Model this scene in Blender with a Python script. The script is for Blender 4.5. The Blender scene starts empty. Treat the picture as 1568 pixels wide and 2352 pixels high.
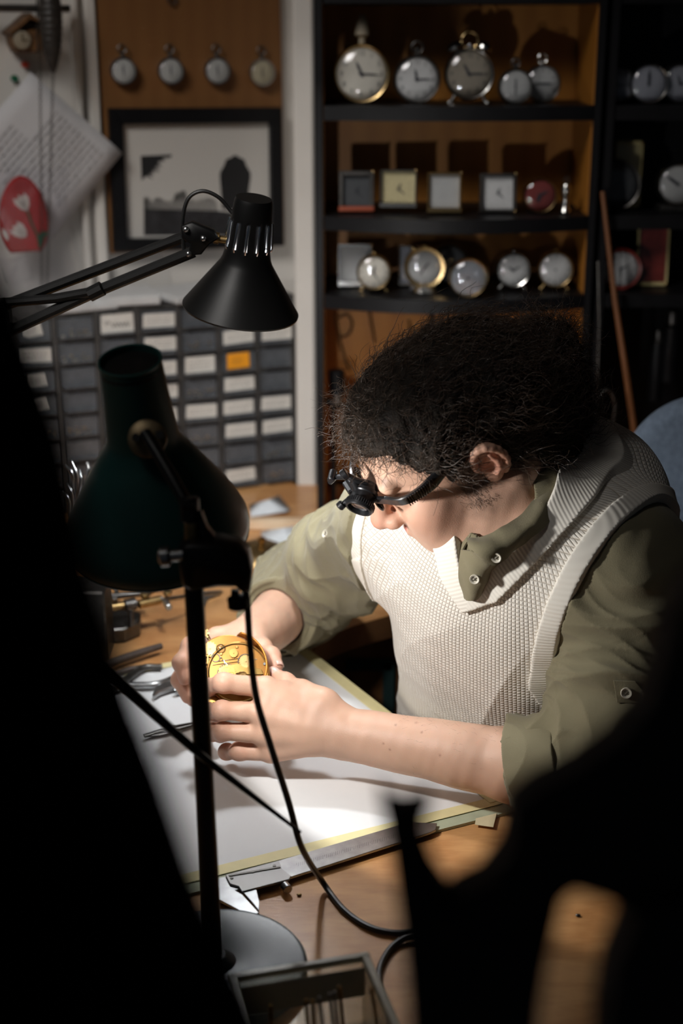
import bpy, math, random
import numpy as np
from mathutils import Vector, Matrix

# ---------------------------------------------------------------- camera, world, lights, exposure
SC = bpy.context.scene
COL = SC.collection
PITCH = math.radians(18.9)
FPX = 3267.0                       # focal length in pixels of the 1568x2352 frame
CAMZ = 1.5
DESK = 0.70
cam_data = bpy.data.cameras.new('camera')
cam_data.sensor_fit = 'VERTICAL'; cam_data.sensor_height = 36.0
cam_data.lens = 36.0 * FPX / 2352.0
cam_data.clip_start = 0.02
cam_data.dof.use_dof = True
cam_data.dof.focus_distance = 1.50
cam_data.dof.aperture_fstop = 3.2
cam = bpy.data.objects.new('camera', cam_data); COL.objects.link(cam)
cam.location = (0, 0, CAMZ); cam.rotation_euler = (math.radians(90) - PITCH, 0, 0)
SC.camera = cam
W = bpy.data.worlds.new('world'); SC.world = W; W.use_nodes = True
W.node_tree.nodes['Background'].inputs[0].default_value = (0.75, 0.85, 1.0, 1)
W.node_tree.nodes['Background'].inputs[1].default_value = 0.02
SC.view_settings.view_transform = 'Standard'; SC.view_settings.look = 'None'
SC.view_settings.gamma = 1.0; SC.view_settings.use_curve_mapping = False
SC.view_settings.exposure = 0.14

def lamp(name, kind, loc, energy, color, size=0.05, target=None, size_y=None, spot=None, blend=0.3):
    l = bpy.data.lights.new(name, kind); l.energy = energy; l.color = color
    if kind == 'AREA':
        l.size = size
        if size_y: l.shape = 'RECTANGLE'; l.size_y = size_y
    else: l.shadow_soft_size = size
    if spot: l.spot_size = math.radians(spot); l.spot_blend = blend
    o = bpy.data.objects.new(name, l); COL.objects.link(o); o.location = loc
    if target is not None:
        o.rotation_euler = (Vector(target) - Vector(loc)).to_track_quat('-Z', 'Y').to_euler()
    return o
BLACK_L = 260.0          # radiance of the bulb in the black lamp
# reflector bulb inside the green lamp's shade, aimed to the right at the hands and the chest
lamp('green_lamp_light', 'SPOT', (-0.1660, 1.2280, 1.0485), 5.0, (1.0, 0.975, 0.94), 0.014, (0.154, 1.470, 0.970), spot=116, blend=0.10)
# added fill light above the bench, narrowed to the back wall and shelves
lamp('background_fill', 'AREA', (-0.8, 0.95, 2.45), 3.6, (1.0, 0.96, 0.92), 0.7, (-0.03, 2.5, 0.85), size_y=0.9).data.spread = math.radians(50)

# ---------------------------------------------------------------- projection helpers (pixel -> point at a real distance)
_F = np.array([0, math.cos(PITCH), -math.sin(PITCH)]); _U = np.array([0, math.sin(PITCH), math.cos(PITCH)]); _R = np.array([1., 0, 0])
_C = np.array([0, 0, CAMZ])
def ray(px, py): return _F + _R * ((px - 784) / FPX) + _U * ((1176 - py) / FPX)
def at_d(px, py, d): return _C + ray(px, py) * d
def at_y(px, py, y): r = ray(px, py); return _C + r * (y / r[1])
def at_z(px, py, z=DESK): r = ray(px, py); return _C + r * ((z - CAMZ) / r[2])
def nrm(v): v = np.asarray(v, float); return v / np.linalg.norm(v)

# ---------------------------------------------------------------- materials
MATS = {}
def mat(name, col, rough=0.5, metal=0.0, noise=0.0, nscale=20.0, bump=0.0, bscale=80.0, emit=None, trans=0.0, sss=0.0, coat=0.0, spec=0.5, alpha=1.0, ior=1.45, stretch=(1, 1, 1)):
    if name in MATS: return MATS[name]
    m = bpy.data.materials.new(name); m.use_nodes = True; nt = m.node_tree; b = nt.nodes['Principled BSDF']
    b.inputs['Base Color'].default_value = (*col, 1); b.inputs['Roughness'].default_value = rough
    b.inputs['Metallic'].default_value = metal; b.inputs['IOR'].default_value = ior
    b.inputs['Specular IOR Level'].default_value = spec
    if trans: b.inputs['Transmission Weight'].default_value = trans
    if coat: b.inputs['Coat Weight'].default_value = coat; b.inputs['Coat Roughness'].default_value = 0.15
    if alpha < 1: b.inputs['Alpha'].default_value = alpha
    if sss:
        b.inputs['Subsurface Weight'].default_value = sss; b.inputs['Subsurface Radius'].default_value = (0.9, 0.35, 0.2); b.inputs['Subsurface Scale'].default_value = 0.006
    if emit: b.inputs['Emission Color'].default_value = (*emit[0], 1); b.inputs['Emission Strength'].default_value = emit[1]
    if noise or bump:
        tc = nt.nodes.new('ShaderNodeTexCoord'); mp = nt.nodes.new('ShaderNodeMapping'); mp.inputs['Scale'].default_value = stretch
        nt.links.new(tc.outputs['Object'], mp.inputs[0])
    if noise:
        n = nt.nodes.new('ShaderNodeTexNoise'); n.inputs['Scale'].default_value = nscale; n.inputs['Detail'].default_value = 5
        r = nt.nodes.new('ShaderNodeValToRGB'); r.color_ramp.elements[0].position = 0.3; r.color_ramp.elements[1].position = 0.7
        lo = tuple(max(0, c * (1 - noise)) for c in col); hi = tuple(min(1, c * (1 + noise)) for c in col)
        r.color_ramp.elements[0].color = (*lo, 1); r.color_ramp.elements[1].color = (*hi, 1)
        nt.links.new(mp.outputs[0], n.inputs['Vector']); nt.links.new(n.outputs[0], r.inputs[0]); nt.links.new(r.outputs[0], b.inputs['Base Color'])
    if bump:
        n2 = nt.nodes.new('ShaderNodeTexNoise'); n2.inputs['Scale'].default_value = bscale; n2.inputs['Detail'].default_value = 4
        bp = nt.nodes.new('ShaderNodeBump'); bp.inputs['Strength'].default_value = bump; bp.inputs['Distance'].default_value = 0.002
        nt.links.new(mp.outputs[0], n2.inputs['Vector']); nt.links.new(n2.outputs[0], bp.inputs['Height']); nt.links.new(bp.outputs[0], b.inputs['Normal'])
    MATS[name] = m
    return m

def clear(name, tint=(1, 1, 1), rough=0.03, fac=0.06, haze=0.0, edge=0.7):
    """thin clear sheet: lets light straight through, reflects by angle"""
    m = bpy.data.materials.new(name); m.use_nodes = True; nt = m.node_tree; nt.nodes.clear()
    out = nt.nodes.new('ShaderNodeOutputMaterial'); tr = nt.nodes.new('ShaderNodeBsdfTransparent'); tr.inputs[0].default_value = (*tint, 1)
    gl = nt.nodes.new('ShaderNodeBsdfGlossy'); gl.inputs['Roughness'].default_value = rough; mx = nt.nodes.new('ShaderNodeMixShader')
    lw = nt.nodes.new('ShaderNodeLayerWeight'); lw.inputs[0].default_value = 0.25; ad = nt.nodes.new('ShaderNodeMath'); ad.operation = 'MULTIPLY_ADD'; ad.inputs[1].default_value = edge; ad.inputs[2].default_value = fac
    nt.links.new(lw.outputs['Fresnel'], ad.inputs[0]); nt.links.new(ad.outputs[0], mx.inputs[0]); nt.links.new(tr.outputs[0], mx.inputs[1]); nt.links.new(gl.outputs[0], mx.inputs[2])
    last = mx
    if haze:
        df = nt.nodes.new('ShaderNodeBsdfDiffuse'); df.inputs[0].default_value = (0.7, 0.7, 0.66, 1); m2 = nt.nodes.new('ShaderNodeMixShader'); m2.inputs[0].default_value = haze
        nt.links.new(mx.outputs[0], m2.inputs[1]); nt.links.new(df.outputs[0], m2.inputs[2]); last = m2
    nt.links.new(last.outputs[0], out.inputs[0]); MATS[name] = m; return m
def wood(name, c1, c2, rough=0.4, scale=3.0, dist=5.0, stretch=(1, 1, 1), coat=0.0):
    m = bpy.data.materials.new(name); m.use_nodes = True; nt = m.node_tree; b = nt.nodes['Principled BSDF']
    b.inputs['Roughness'].default_value = rough; b.inputs['Coat Weight'].default_value = coat
    tc = nt.nodes.new('ShaderNodeTexCoord'); mp = nt.nodes.new('ShaderNodeMapping'); mp.inputs['Scale'].default_value = stretch
    wv = nt.nodes.new('ShaderNodeTexWave'); wv.inputs['Scale'].default_value = scale; wv.inputs['Distortion'].default_value = dist
    wv.inputs['Detail'].default_value = 4; wv.inputs['Detail Scale'].default_value = 1.6; wv.inputs['Detail Roughness'].default_value = 0.65
    n = nt.nodes.new('ShaderNodeTexNoise'); n.inputs['Scale'].default_value = 60; n.inputs['Detail'].default_value = 6
    mx = nt.nodes.new('ShaderNodeMix'); mx.inputs[0].default_value = 0.45
    r = nt.nodes.new('ShaderNodeValToRGB'); r.color_ramp.elements[0].color = (*c1, 1); r.color_ramp.elements[1].color = (*c2, 1)
    r.color_ramp.elements[0].position = 0.15; r.color_ramp.elements[1].position = 0.85
    nt.links.new(tc.outputs['Object'], mp.inputs[0]); nt.links.new(mp.outputs[0], wv.inputs['Vector']); nt.links.new(mp.outputs[0], n.inputs['Vector'])
    nt.links.new(wv.outputs['Fac'], mx.inputs[2]); nt.links.new(n.outputs[0], mx.inputs[3])
    nt.links.new(mx.outputs[0], r.inputs[0]); nt.links.new(r.outputs[0], b.inputs['Base Color'])
    bp = nt.nodes.new('ShaderNodeBump'); bp.inputs['Strength'].default_value = 0.15; bp.inputs['Distance'].default_value = 0.001
    nt.links.new(n.outputs[0], bp.inputs['Height']); nt.links.new(bp.outputs[0], b.inputs['Normal'])
    MATS[name] = m
    return m

# ---------------------------------------------------------------- mesh building
def basis(d):
    d = nrm(d); a = np.array([0, 0, 1.]) if abs(d[2]) < 0.9 else np.array([1., 0, 0])
    u = nrm(np.cross(a, d)); v = np.cross(d, u); return u, v, d
class MB:
    def __init__(s): s.v = []; s.f = []; s.m = []; s.n = 0; s.cm = 0
    def add(s, v, f):
        v = np.asarray(v, float); s.v.append(v)
        s.f += [tuple(i + s.n for i in q) for q in f]; s.m += [s.cm] * len(f); s.n += len(v); return s
    def box(s, c, h, R=None, bev=0.0):
        c = np.asarray(c, float); h = np.asarray(h, float); R = np.eye(3) if R is None else np.asarray(R)
        if bev <= 0:
            p = np.array([[x, y, z] for x in (-1, 1) for y in (-1, 1) for z in (-1, 1)]) * h
            return s.add(p @ R.T + c, [(0, 1, 3, 2), (4, 6, 7, 5), (0, 4, 5, 1), (2, 3, 7, 6), (0, 2, 6, 4), (1, 5, 7, 3)])
        b = min(bev, min(h) * 0.95); ids = {}; v = []
        for x in (-1, 1):
            for y in (-1, 1):
                for z in (-1, 1):
                    for a in range(3):
                        q = h - b; q = q.copy(); q[a] = h[a]; ids[(x, y, z, a)] = len(v); v.append(q * np.array([x, y, z]))
        f = []
        for a in range(3):
            o = [i for i in range(3) if i != a]
            for sg in (-1, 1):
                loop = []
                for (e0, e1) in ((-1, -1), (1, -1), (1, 1), (-1, 1)):
                    k = [0, 0, 0]; k[a] = sg; k[o[0]] = e0; k[o[1]] = e1; loop.append(ids[(*k, a)])
                f.append(tuple(loop))
        for a in range(3):
            o = [i for i in range(3) if i != a]
            for e0 in (-1, 1):
                for e1 in (-1, 1):
                    k0 = [0, 0, 0]; k0[a] = -1; k0[o[0]] = e0; k0[o[1]] = e1; k1 = list(k0); k1[a] = 1
                    f.append((ids[(*k0, o[0])], ids[(*k1, o[0])], ids[(*k1, o[1])], ids[(*k0, o[1])]))
        for x in (-1, 1):
            for y in (-1, 1):
                for z in (-1, 1): f.append(tuple(ids[(x, y, z, a)] for a in range(3)))
        return s.add(np.array(v) @ R.T + c, f)
    def lathe(s, prof, c=(0, 0, 0), d=(0, 0, 1), n=32, capa=True, capb=True, sy=1.0, arc=None):
        """prof: list of (radius, height) along direction d from c"""
        u, v, w = basis(d); c = np.asarray(c, float); V = []; k = len(prof)
        for r, h in prof:
            for i in range(n):
                a = 2 * math.pi * i / n; V.append(c + u * r * math.cos(a) + v * r * sy * math.sin(a) + w * h)
        f = [(j * n + i, j * n + (i + 1) % n, (j + 1) * n + (i + 1) % n, (j + 1) * n + i) for j in range(k - 1) for i in range(n)]
        if capa and prof[0][0] > 1e-6: f.append(tuple(reversed(range(n))))
        if capb and prof[-1][0] > 1e-6: f.append(tuple((k - 1) * n + i for i in range(n)))
        return s.add(V, f)
    def cyl(s, a, b, r0, r1=None, n=16, bev=0.0):
        a = np.asarray(a, float); b = np.asarray(b, float); L = np.linalg.norm(b - a); r1 = r0 if r1 is None else r1
        if bev: pr = [(r0 - bev, 0), (r0, bev), (r1, L - bev), (r1 - bev, L)]
        else: pr = [(r0, 0), (r1, L)]
        return s.lathe(pr, a, b - a, n)
    def tube(s, pts, r, n=8, cap=True, flat=1.0):
        P = np.asarray(pts, float); k = len(P); rr = np.full(k, r) if np.isscalar(r) else np.asarray(r, float)
        T = np.gradient(P, axis=0); T /= np.linalg.norm(T, axis=1)[:, None] + 1e-12
        u, v, _ = basis(T[0]); V = []
        for i in range(k):
            u = u - T[i] * (u @ T[i]); u = nrm(u); v = np.cross(T[i], u)
            for j in range(n):
                a = 2 * math.pi * j / n; V.append(P[i] + u * rr[i] * math.cos(a) + v * rr[i] * flat * math.sin(a))
        f = [(i * n + j, i * n + (j + 1) % n, (i + 1) * n + (j + 1) % n, (i + 1) * n + j) for i in range(k - 1) for j in range(n)]
        if cap: f.append(tuple(reversed(range(n)))); f.append(tuple((k - 1) * n + j for j in range(n)))
        return s.add(V, f)
    def sphere(s, c, r, n=16, m=10, R=None):
        r = np.ones(3) * r if np.isscalar(r) else np.asarray(r, float); R = np.eye(3) if R is None else R; V = []
        for i in range(m + 1):
            t = math.pi * i / m
            for j in range(n):
                a = 2 * math.pi * j / n; V.append(np.array([math.sin(t) * math.cos(a), math.sin(t) * math.sin(a), math.cos(t)]) * r)
        f = [(i * n + j, (i + 1) * n + j, (i + 1) * n + (j + 1) % n, i * n + (j + 1) % n) for i in range(m) for j in range(n)]
        return s.add(np.array(V) @ R.T + np.asarray(c, float), f)
    def prism(s, pts, vec, bev=0.0):
        """polygon (3D points) extruded by vec"""
        P = np.asarray(pts, float); k = len(P); vec = np.asarray(vec, float)
        if bev > 0:
            nn = nrm(vec); ctr = P.mean(0); E = np.roll(P, -1, 0) - P; A = np.zeros(3)
            for i in range(k): A += np.cross(P[i] - ctr, P[(i + 1) % k] - ctr)
            sg = 1 if A @ nn > 0 else -1
            inn = np.array([nrm(np.cross(nn, nrm(E[i]) + nrm(E[i - 1]))) * sg for i in range(k)])
            rings = [P + inn * bev, P + nn * bev, P + vec - nn * bev, P + vec + inn * bev]
        else: rings = [P, P + vec]
        V = np.concatenate(rings); m = len(rings)
        f = [(j * k + i, j * k + (i + 1) % k, (j + 1) * k + (i + 1) % k, (j + 1) * k + i) for j in range(m - 1) for i in range(k)]
        f.append(tuple(reversed(range(k)))); f.append(tuple((m - 1) * k + i for i in range(k)))
        return s.add(V, f)
    def torus(s, c, d, R, r, n=32, m=8, a0=0, a1=2 * math.pi, sy=1.0):
        u, v, w = basis(d); c = np.asarray(c, float); full = abs(a1 - a0 - 2 * math.pi) < 1e-6
        pts = [c + u * R * math.cos(a) + v * R * sy * math.sin(a) for a in np.linspace(a0, a1, n + 1)]
        if not full: return s.tube(pts, r, m)
        V = []
        for i in range(n):
            a = 2 * math.pi * i / n; e = u * math.cos(a) + v * sy * math.sin(a)
            for j in range(m):
                b = 2 * math.pi * j / m; V.append(c + e * R + e * r * math.cos(b) + w * r * math.sin(b))
        return s.add(V, [(i * m + j, ((i + 1) % n) * m + j, ((i + 1) % n) * m + (j + 1) % m, i * m + (j + 1) % m) for i in range(n) for j in range(m)])
    def grid(s, P, close_u=False):
        P = np.asarray(P, float); a, b = P.shape[:2]
        f = [(i * b + j, i * b + j + 1, ((i + 1) % a) * b + j + 1, ((i + 1) % a) * b + j) for i in range(a if close_u else a - 1) for j in range(b - 1)]
        return s.add(P.reshape(-1, 3), f)
    def build(s, name, m, parent=None, angle=35, **kw):
        return mesh_obj(name, np.concatenate(s.v), s.f, m, parent, angle, midx=s.m if s.cm else None, **kw)

def root_loc(p):
    l = np.zeros(3)
    while p is not None: l += np.array(p.location); p = p.parent
    return l
def mesh_obj(name, V, Fc, m, parent=None, angle=35, origin=None, midx=None, fix=True):
    """V in world coordinates; the object's origin goes to its base (or 'origin')"""
    V = np.asarray(V, float)
    if origin is None:
        origin = np.array([(V[:, 0].min() + V[:, 0].max()) / 2, (V[:, 1].min() + V[:, 1].max()) / 2, V[:, 2].min()])
    origin = np.asarray(origin, float)
    me = bpy.data.meshes.new(name)
    if isinstance(Fc, np.ndarray):
        n = len(Fc); k = Fc.shape[1]
        me.vertices.add(len(V)); me.vertices.foreach_set('co', (V - origin).astype(np.float32).ravel())
        me.loops.add(n * k); me.loops.foreach_set('vertex_index', Fc.astype(np.int32).ravel())
        me.polygons.add(n); me.polygons.foreach_set('loop_start', np.arange(0, n * k, k, dtype=np.int32))
        me.update(calc_edges=True)
    else: me.from_pydata((V - origin).tolist(), [], Fc)
    ms = m if isinstance(m, (list, tuple)) else [m]
    for q in ms: me.materials.append(q)
    if midx is not None: me.polygons.foreach_set('material_index', np.asarray(midx, dtype=np.int32))
    if fix and not isinstance(Fc, np.ndarray):
        import bmesh
        bm = bmesh.new(); bm.from_mesh(me); bmesh.ops.recalc_face_normals(bm, faces=bm.faces[:]); bm.to_mesh(me); bm.free()
    me.polygons.foreach_set('use_smooth', [True] * len(me.polygons))
    if angle < 180: me.set_sharp_from_angle(angle=math.radians(angle))
    me.validate(); me.update()
    o = bpy.data.objects.new(name, me); COL.objects.link(o)
    if parent is not None: o.parent = parent
    o.location = origin - (root_loc(parent) if parent is not None else 0)
    return o
def thing(name, label, cat, loc=(0, 0, 0), group=None):
    o = bpy.data.objects.new(name, None); COL.objects.link(o); o.empty_display_size = 0.02
    o.location = loc; o['label'] = label; o['category'] = cat
    if group: o['group'] = group
    return o
def tag(o, label, cat, group=None):
    o['label'] = label; o['category'] = cat
    if group: o['group'] = group
    return o
def struct(o): o['kind'] = 'structure'; return o
def spline(pts, n=40):
    P = np.asarray(pts, float); k = len(P)
    Q = np.vstack([2 * P[0] - P[1], P, 2 * P[-1] - P[-2]]); out = []
    for t in np.linspace(0, k - 1 - 1e-9, n):
        i = int(t); u = t - i; a, b, c, d = Q[i], Q[i + 1], Q[i + 2], Q[i + 3]
        out.append(0.5 * (2 * b + (c - a) * u + (2 * a - 5 * b + 4 * c - d) * u * u + (3 * b - 3 * c + d - a) * u ** 3))
    return np.array(out)
_TXT = {}
def text_geo(s):
    if s not in _TXT:
        cu = bpy.data.curves.new('glyph', 'FONT'); cu.body = s; cu.size = 1.0; cu.align_x = 'CENTER'; cu.align_y = 'CENTER'; cu.resolution_u = 2
        o = bpy.data.objects.new('glyph', cu); COL.objects.link(o)
        me = o.to_mesh(); v = np.array([q.co[:] for q in me.vertices]); f = [tuple(p.vertices) for p in me.polygons]
        o.to_mesh_clear(); bpy.data.objects.remove(o); bpy.data.curves.remove(cu); _TXT[s] = (v, f)
    return _TXT[s]
def frame_xyz(o, u, v): return np.asarray(o, float), np.asarray(u, float), np.asarray(v, float)
def put_text(mb, s, o, u, v, size):
    tv, tf = text_geo(s)
    if len(tv): mb.add(np.asarray(o) + tv[:, :1] * np.asarray(u) * size + tv[:, 1:2] * np.asarray(v) * size, tf)

# ---------------------------------------------------------------- signed-distance modelling (organic surfaces)
def ell(c, r, R=None):
    c = np.asarray(c, float); r = np.asarray(r, float)
    def f(p):
        q = p - c
        if R is not None: q = q @ R
        k0 = np.linalg.norm(q / r, axis=1); k1 = np.linalg.norm(q / (r * r), axis=1) + 1e-9
        return k0 * (k0 - 1) / k1
    return f, c, max(r)
def cap(a, b, r0, r1=None, flat=None):
    """tapering capsule; flat=(axis, factor) squeezes it along an axis"""
    a = np.asarray(a, float); b = np.asarray(b, float); r1 = r0 if r1 is None else r1; ba = b - a; L2 = ba @ ba + 1e-12
    def f(p):
        pa = p - a; h = np.clip(pa @ ba / L2, 0, 1); q = pa - h[:, None] * ba
        if flat is not None:
            ax = flat[0]; t = q @ ax; q = q + (t * (1 / flat[1] - 1))[:, None] * ax
            return (np.linalg.norm(q, axis=1) - (r0 + (r1 - r0) * h)) * flat[1] ** 0.5
        return np.linalg.norm(q, axis=1) - (r0 + (r1 - r0) * h)
    return f, (a + b) / 2, math.sqrt(L2) / 2 + max(r0, r1)
def smin(a, b, k): h = np.maximum(k - np.abs(a - b), 0) / k; return np.minimum(a, b) - h * h * k * 0.25
class SDF:
    def __init__(s, band=0.05): s.ops = []; s.band = band; s.post = []
    def add(s, prim, k=0.01): s.ops.append((prim, k, 0)); return s
    def sub(s, prim, k=0.005): s.ops.append((prim, k, 1)); return s
    def __call__(s, p):
        d = np.full(len(p), s.band); blo = p.min(0); bhi = p.max(0)
        for (f, c, R), k, op in s.ops:
            g = np.maximum(blo - c, 0) + np.maximum(c - bhi, 0)
            if g @ g > (R + s.band) ** 2: continue
            m = ((p - c) ** 2).sum(1) < (R + s.band) ** 2
            if not m.any(): continue
            q = f(p[m])
            if op == 0: d[m] = smin(d[m], q, k)
            else: d[m] = -smin(-d[m], q, k)
        for g in s.post: d = g(p, d)
        return d
def ev(fn, P, o=None):
    """evaluate in spatially coherent chunks so that far primitives are skipped"""
    if o is None:
        c = np.floor(P / 0.03).astype(np.int64); o = np.argsort((c[:, 0] * 4096 + c[:, 1]) * 4096 + c[:, 2], kind='stable')
    out = np.empty(len(P)); Q = P[o]
    for i in range(0, len(P), 12000): out[o[i:i + 12000]] = fn(Q[i:i + 12000])
    return out
import time as _time
def surface_nets(fn, lo, hi, h, slack=1.25, newton=1):
    lo = np.asarray(lo, float); hi = np.asarray(hi, float); lev = 8
    n = np.ceil((hi - lo) / (h * lev)).astype(int)
    g = np.stack(np.meshgrid(*[np.arange(k) for k in n], indexing='ij'), -1).reshape(-1, 3) * lev
    while True:
        s = lev * h; keep = np.abs(ev(fn, lo + (g + lev / 2) * h)) < s * 0.87 * slack
        g = g[keep]
        if lev == 1: break
        lev //= 2
        off = np.array([[x, y, z] for x in (0, 1) for y in (0, 1) for z in (0, 1)]) * lev
        g = (g[:, None] + off[None]).reshape(-1, 3)
    N = (n * 8 + 3).astype(np.int64)
    key = lambda q: (q[:, 0].astype(np.int64) * N[1] + q[:, 1]) * N[2] + q[:, 2]
    co = np.array([[x, y, z] for x in (0, 1) for y in (0, 1) for z in (0, 1)])
    ck = np.stack([key(g + c) for c in co], 1)
    uk, inv = np.unique(ck.ravel(), return_inverse=True); inv = inv.reshape(ck.shape)
    cc = np.stack([uk // (N[1] * N[2]), (uk // N[2]) % N[1], uk % N[2]], 1)
    D = ev(fn, lo + cc * h)
    val = D[inv]; act = (val.min(1) < 0) & (val.max(1) >= 0)
    ga = g[act]; va = val[act]; ka = key(ga); o = np.argsort(ka); ga = ga[o]; va = va[o]; ka = ka[o]
    sm = np.zeros((len(ga), 3)); cnt = np.zeros(len(ga))
    for a in range(8):
        for b in range(a + 1, 8):
            if np.abs(co[a] - co[b]).sum() != 1: continue
            m = (va[:, a] < 0) != (va[:, b] < 0)
            t = np.where(m, va[:, a] / (va[:, a] - va[:, b] + 1e-12), 0)
            sm += m[:, None] * (co[a] + t[:, None] * (co[b] - co[a])); cnt += m
    V = lo + (ga + sm / cnt[:, None]) * h
    quads = []
    for ax in range(3):
        e = np.zeros(3, int); e[ax] = 1; k2 = key(cc + e); j = np.searchsorted(uk, k2); j[j >= len(uk)] = 0
        ok = uk[j] == k2; i0 = np.nonzero(ok)[0]; j0 = j[ok]; m = (D[i0] < 0) != (D[j0] < 0); i0 = i0[m]; s0 = D[i0] < 0
        b1 = np.zeros(3, int); b2 = np.zeros(3, int); b1[(ax + 1) % 3] = 1; b2[(ax + 2) % 3] = 1
        ids = []; good = np.ones(len(i0), bool)
        for o_ in (0 * b1, -b1, -b1 - b2, -b2):
            kk = key(cc[i0] + o_); q = np.searchsorted(ka, kk); q[q >= len(ka)] = 0; good &= ka[q] == kk; ids.append(q)
        ids = np.stack(ids, 1); ids[~s0] = ids[~s0][:, ::-1]; quads.append(ids[good])
    Q = np.concatenate(quads)
    for _ in range(newton):
        d = ev(fn, V); e = h * 0.5; G = np.stack([(ev(fn, V + e * np.eye(3)[i]) - d) / e for i in range(3)], 1)
        g2 = (G ** 2).sum(1) + 1e-6; st = (d / np.maximum(g2, 0.3))[:, None] * G
        ln = np.linalg.norm(st, axis=1)[:, None] + 1e-12; V = V - st * np.minimum(1, h * 0.6 / ln)
    return V, Q
_rs = np.random.RandomState(5)
_ND = [(_rs.normal(size=(6, 3)), _rs.uniform(0, 6.28, 6)) for _ in range(12)]
def wav(p, f, seed=0, st=None):
    """cheap smooth noise in about -1..1"""
    D_, ph = _ND[seed % 12]; q = p * f if st is None else (p @ st) * f
    q = q + 0.6 * np.sin(q[:, [1, 2, 0]] * 0.7 + ph[:3]); s = 0
    for i in range(6): s = s + np.sin(q @ D_[i] + ph[i])
    return s / 3.2
def set_uv(o, UV):
    me = o.data; l = me.uv_layers.new(name='UVMap'); vi = np.empty(len(me.loops), np.int32); me.loops.foreach_get('vertex_index', vi)
    l.data.foreach_set('uv', UV[vi].astype(np.float32).ravel())
def set_color(o, C_):
    a = o.data.color_attributes.new(name='tint', type='FLOAT_COLOR', domain='POINT')
    a.data.foreach_set('color', np.concatenate([C_, np.ones((len(C_), 1))], 1).astype(np.float32).ravel())
FASTMESH = False
# ---------------------------------------------------------------- THE SETTING
wall_m = mat('white_plaster', (0.62, 0.59, 0.55), rough=0.9, noise=.05, nscale=6, bump=.2, bscale=120)
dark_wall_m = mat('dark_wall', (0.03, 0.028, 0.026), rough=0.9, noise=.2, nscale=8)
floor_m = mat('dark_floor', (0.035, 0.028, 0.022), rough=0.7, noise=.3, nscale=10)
ceil_m = mat('ceiling_paint', (0.35, 0.34, 0.32), rough=0.95, noise=.05, nscale=5)
def at_plane(px, py, P0, n): r = ray(px, py); return _C + r * (((P0 - _C) @ n) / (r @ n))
B0 = at_z(680, 1105); YW = math.radians(25)
DL = np.array([-math.cos(YW), -math.sin(YW), 0]); NL = np.array([math.sin(YW), -math.cos(YW), 0]); UP = np.array([0, 0, 1.])
RL = np.stack([-DL, -NL, UP], 1)                                    # frame of the left wall: right, into the wall, up
WP = B0 - NL * 0.15                                                 # a point on the left wall
def wall_pt(px, py, off=0.0): return at_plane(px, py, WP + NL * off, NL)
def wbox(mb, c, h, bev=0): mb.box(c, h, RL, bev)
mb = MB(); mb.box(WP + DL * .55 - NL * .05 + UP * .65, [.95, .05, 1.25], RL); struct(mb.build('wall_left', wall_m))
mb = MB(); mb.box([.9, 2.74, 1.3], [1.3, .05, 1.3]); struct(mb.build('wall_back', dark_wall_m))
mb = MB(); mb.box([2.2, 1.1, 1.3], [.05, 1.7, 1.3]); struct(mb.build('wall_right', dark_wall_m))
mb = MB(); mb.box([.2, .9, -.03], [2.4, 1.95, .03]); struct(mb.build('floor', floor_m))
mb = MB(); mb.box([.2, .9, 2.63], [2.4, 1.95, .03]); struct(mb.build('ceiling', ceil_m))
xs = at_z(684, 1100)[0]; xe = at_y(721, 600, 2.42)[0]
mb = MB(); mb.box([(xs + xe) / 2, 2.60, 1.3], [(xe - xs) / 2, .11, 1.3], bev=.004); struct(mb.build('trim_1', wall_m))
for i, (a, b) in enumerate(((163, 176), (196, 214))):               # upright strips on the left wall
    p = wall_pt((a + b) / 2, 60, .012); mb = MB(); mb.box([p[0], p[1], 1.55], [.006 + .003 * i, .012, 1.0], RL, bev=.003); struct(mb.build('trim_%d' % (i + 2), wall_m))

# ---------------------------------------------------------------- bench
desk_wood = wood('bench_wood', (0.42, 0.19, 0.065), (0.60, 0.32, 0.13), rough=0.33, scale=1.6, dist=9, stretch=(1.2, 5, 1), coat=.15)
edge_wood = wood('edge_wood', (0.16, 0.065, 0.022), (0.26, 0.12, 0.045), rough=0.5, scale=4)
desk = thing('workbench', 'honey-coloured wooden workbench with a curved cut-out where the person sits', 'workbench', (-.1, 1.6, 0))
cutp = spline([at_z(x, y) for x, y in ((1568, 1395), (1250, 1385), (1000, 1392), (880, 1418), (790, 1446), (738, 1472), (722, 1502), (738, 1535), (800, 1578), (890, 1646), (990, 1712), (1120, 1756), (1330, 1752), (1568, 1700))], 60)
outline = [np.array([.75, 2.53, DESK])] + [p for p in cutp] + [np.array([.75, cutp[-1][1] + .02, DESK]), np.array([.75, .72, DESK]), np.array([-1.15, .72, DESK]), WP + DL * 1.2 + UP * 0, WP + DL * .02, np.array([xs - .002, 2.49, DESK]), np.array([.05, 2.49, DESK])]
outline[0] = np.array([.75, 2.49, DESK]); outline = [np.array([p[0], p[1], DESK]) for p in outline]
import mathutils.geometry as mg
def flat_slab(poly, th, name, m, parent, m2=None):
    P = np.array(poly); n = len(P); tri = mg.tessellate_polygon([[Vector(p) for p in P]])
    V = np.concatenate([P, P - [0, 0, th]]); mb = MB(); f = [tuple(t) for t in tri] + [tuple(reversed([k + n for k in t])) for t in tri]
    mb.add(V, f + [(i, (i + 1) % n, (i + 1) % n + n, i + n) for i in range(n)])
    mb.m = [0] * (2 * len(tri)) + [1] * n; mb.cm = 1
    return mb.build(name, [m, m2 or m], parent, 30)
flat_slab(outline, .035, 'worktop', desk_wood, desk, edge_wood)
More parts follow.
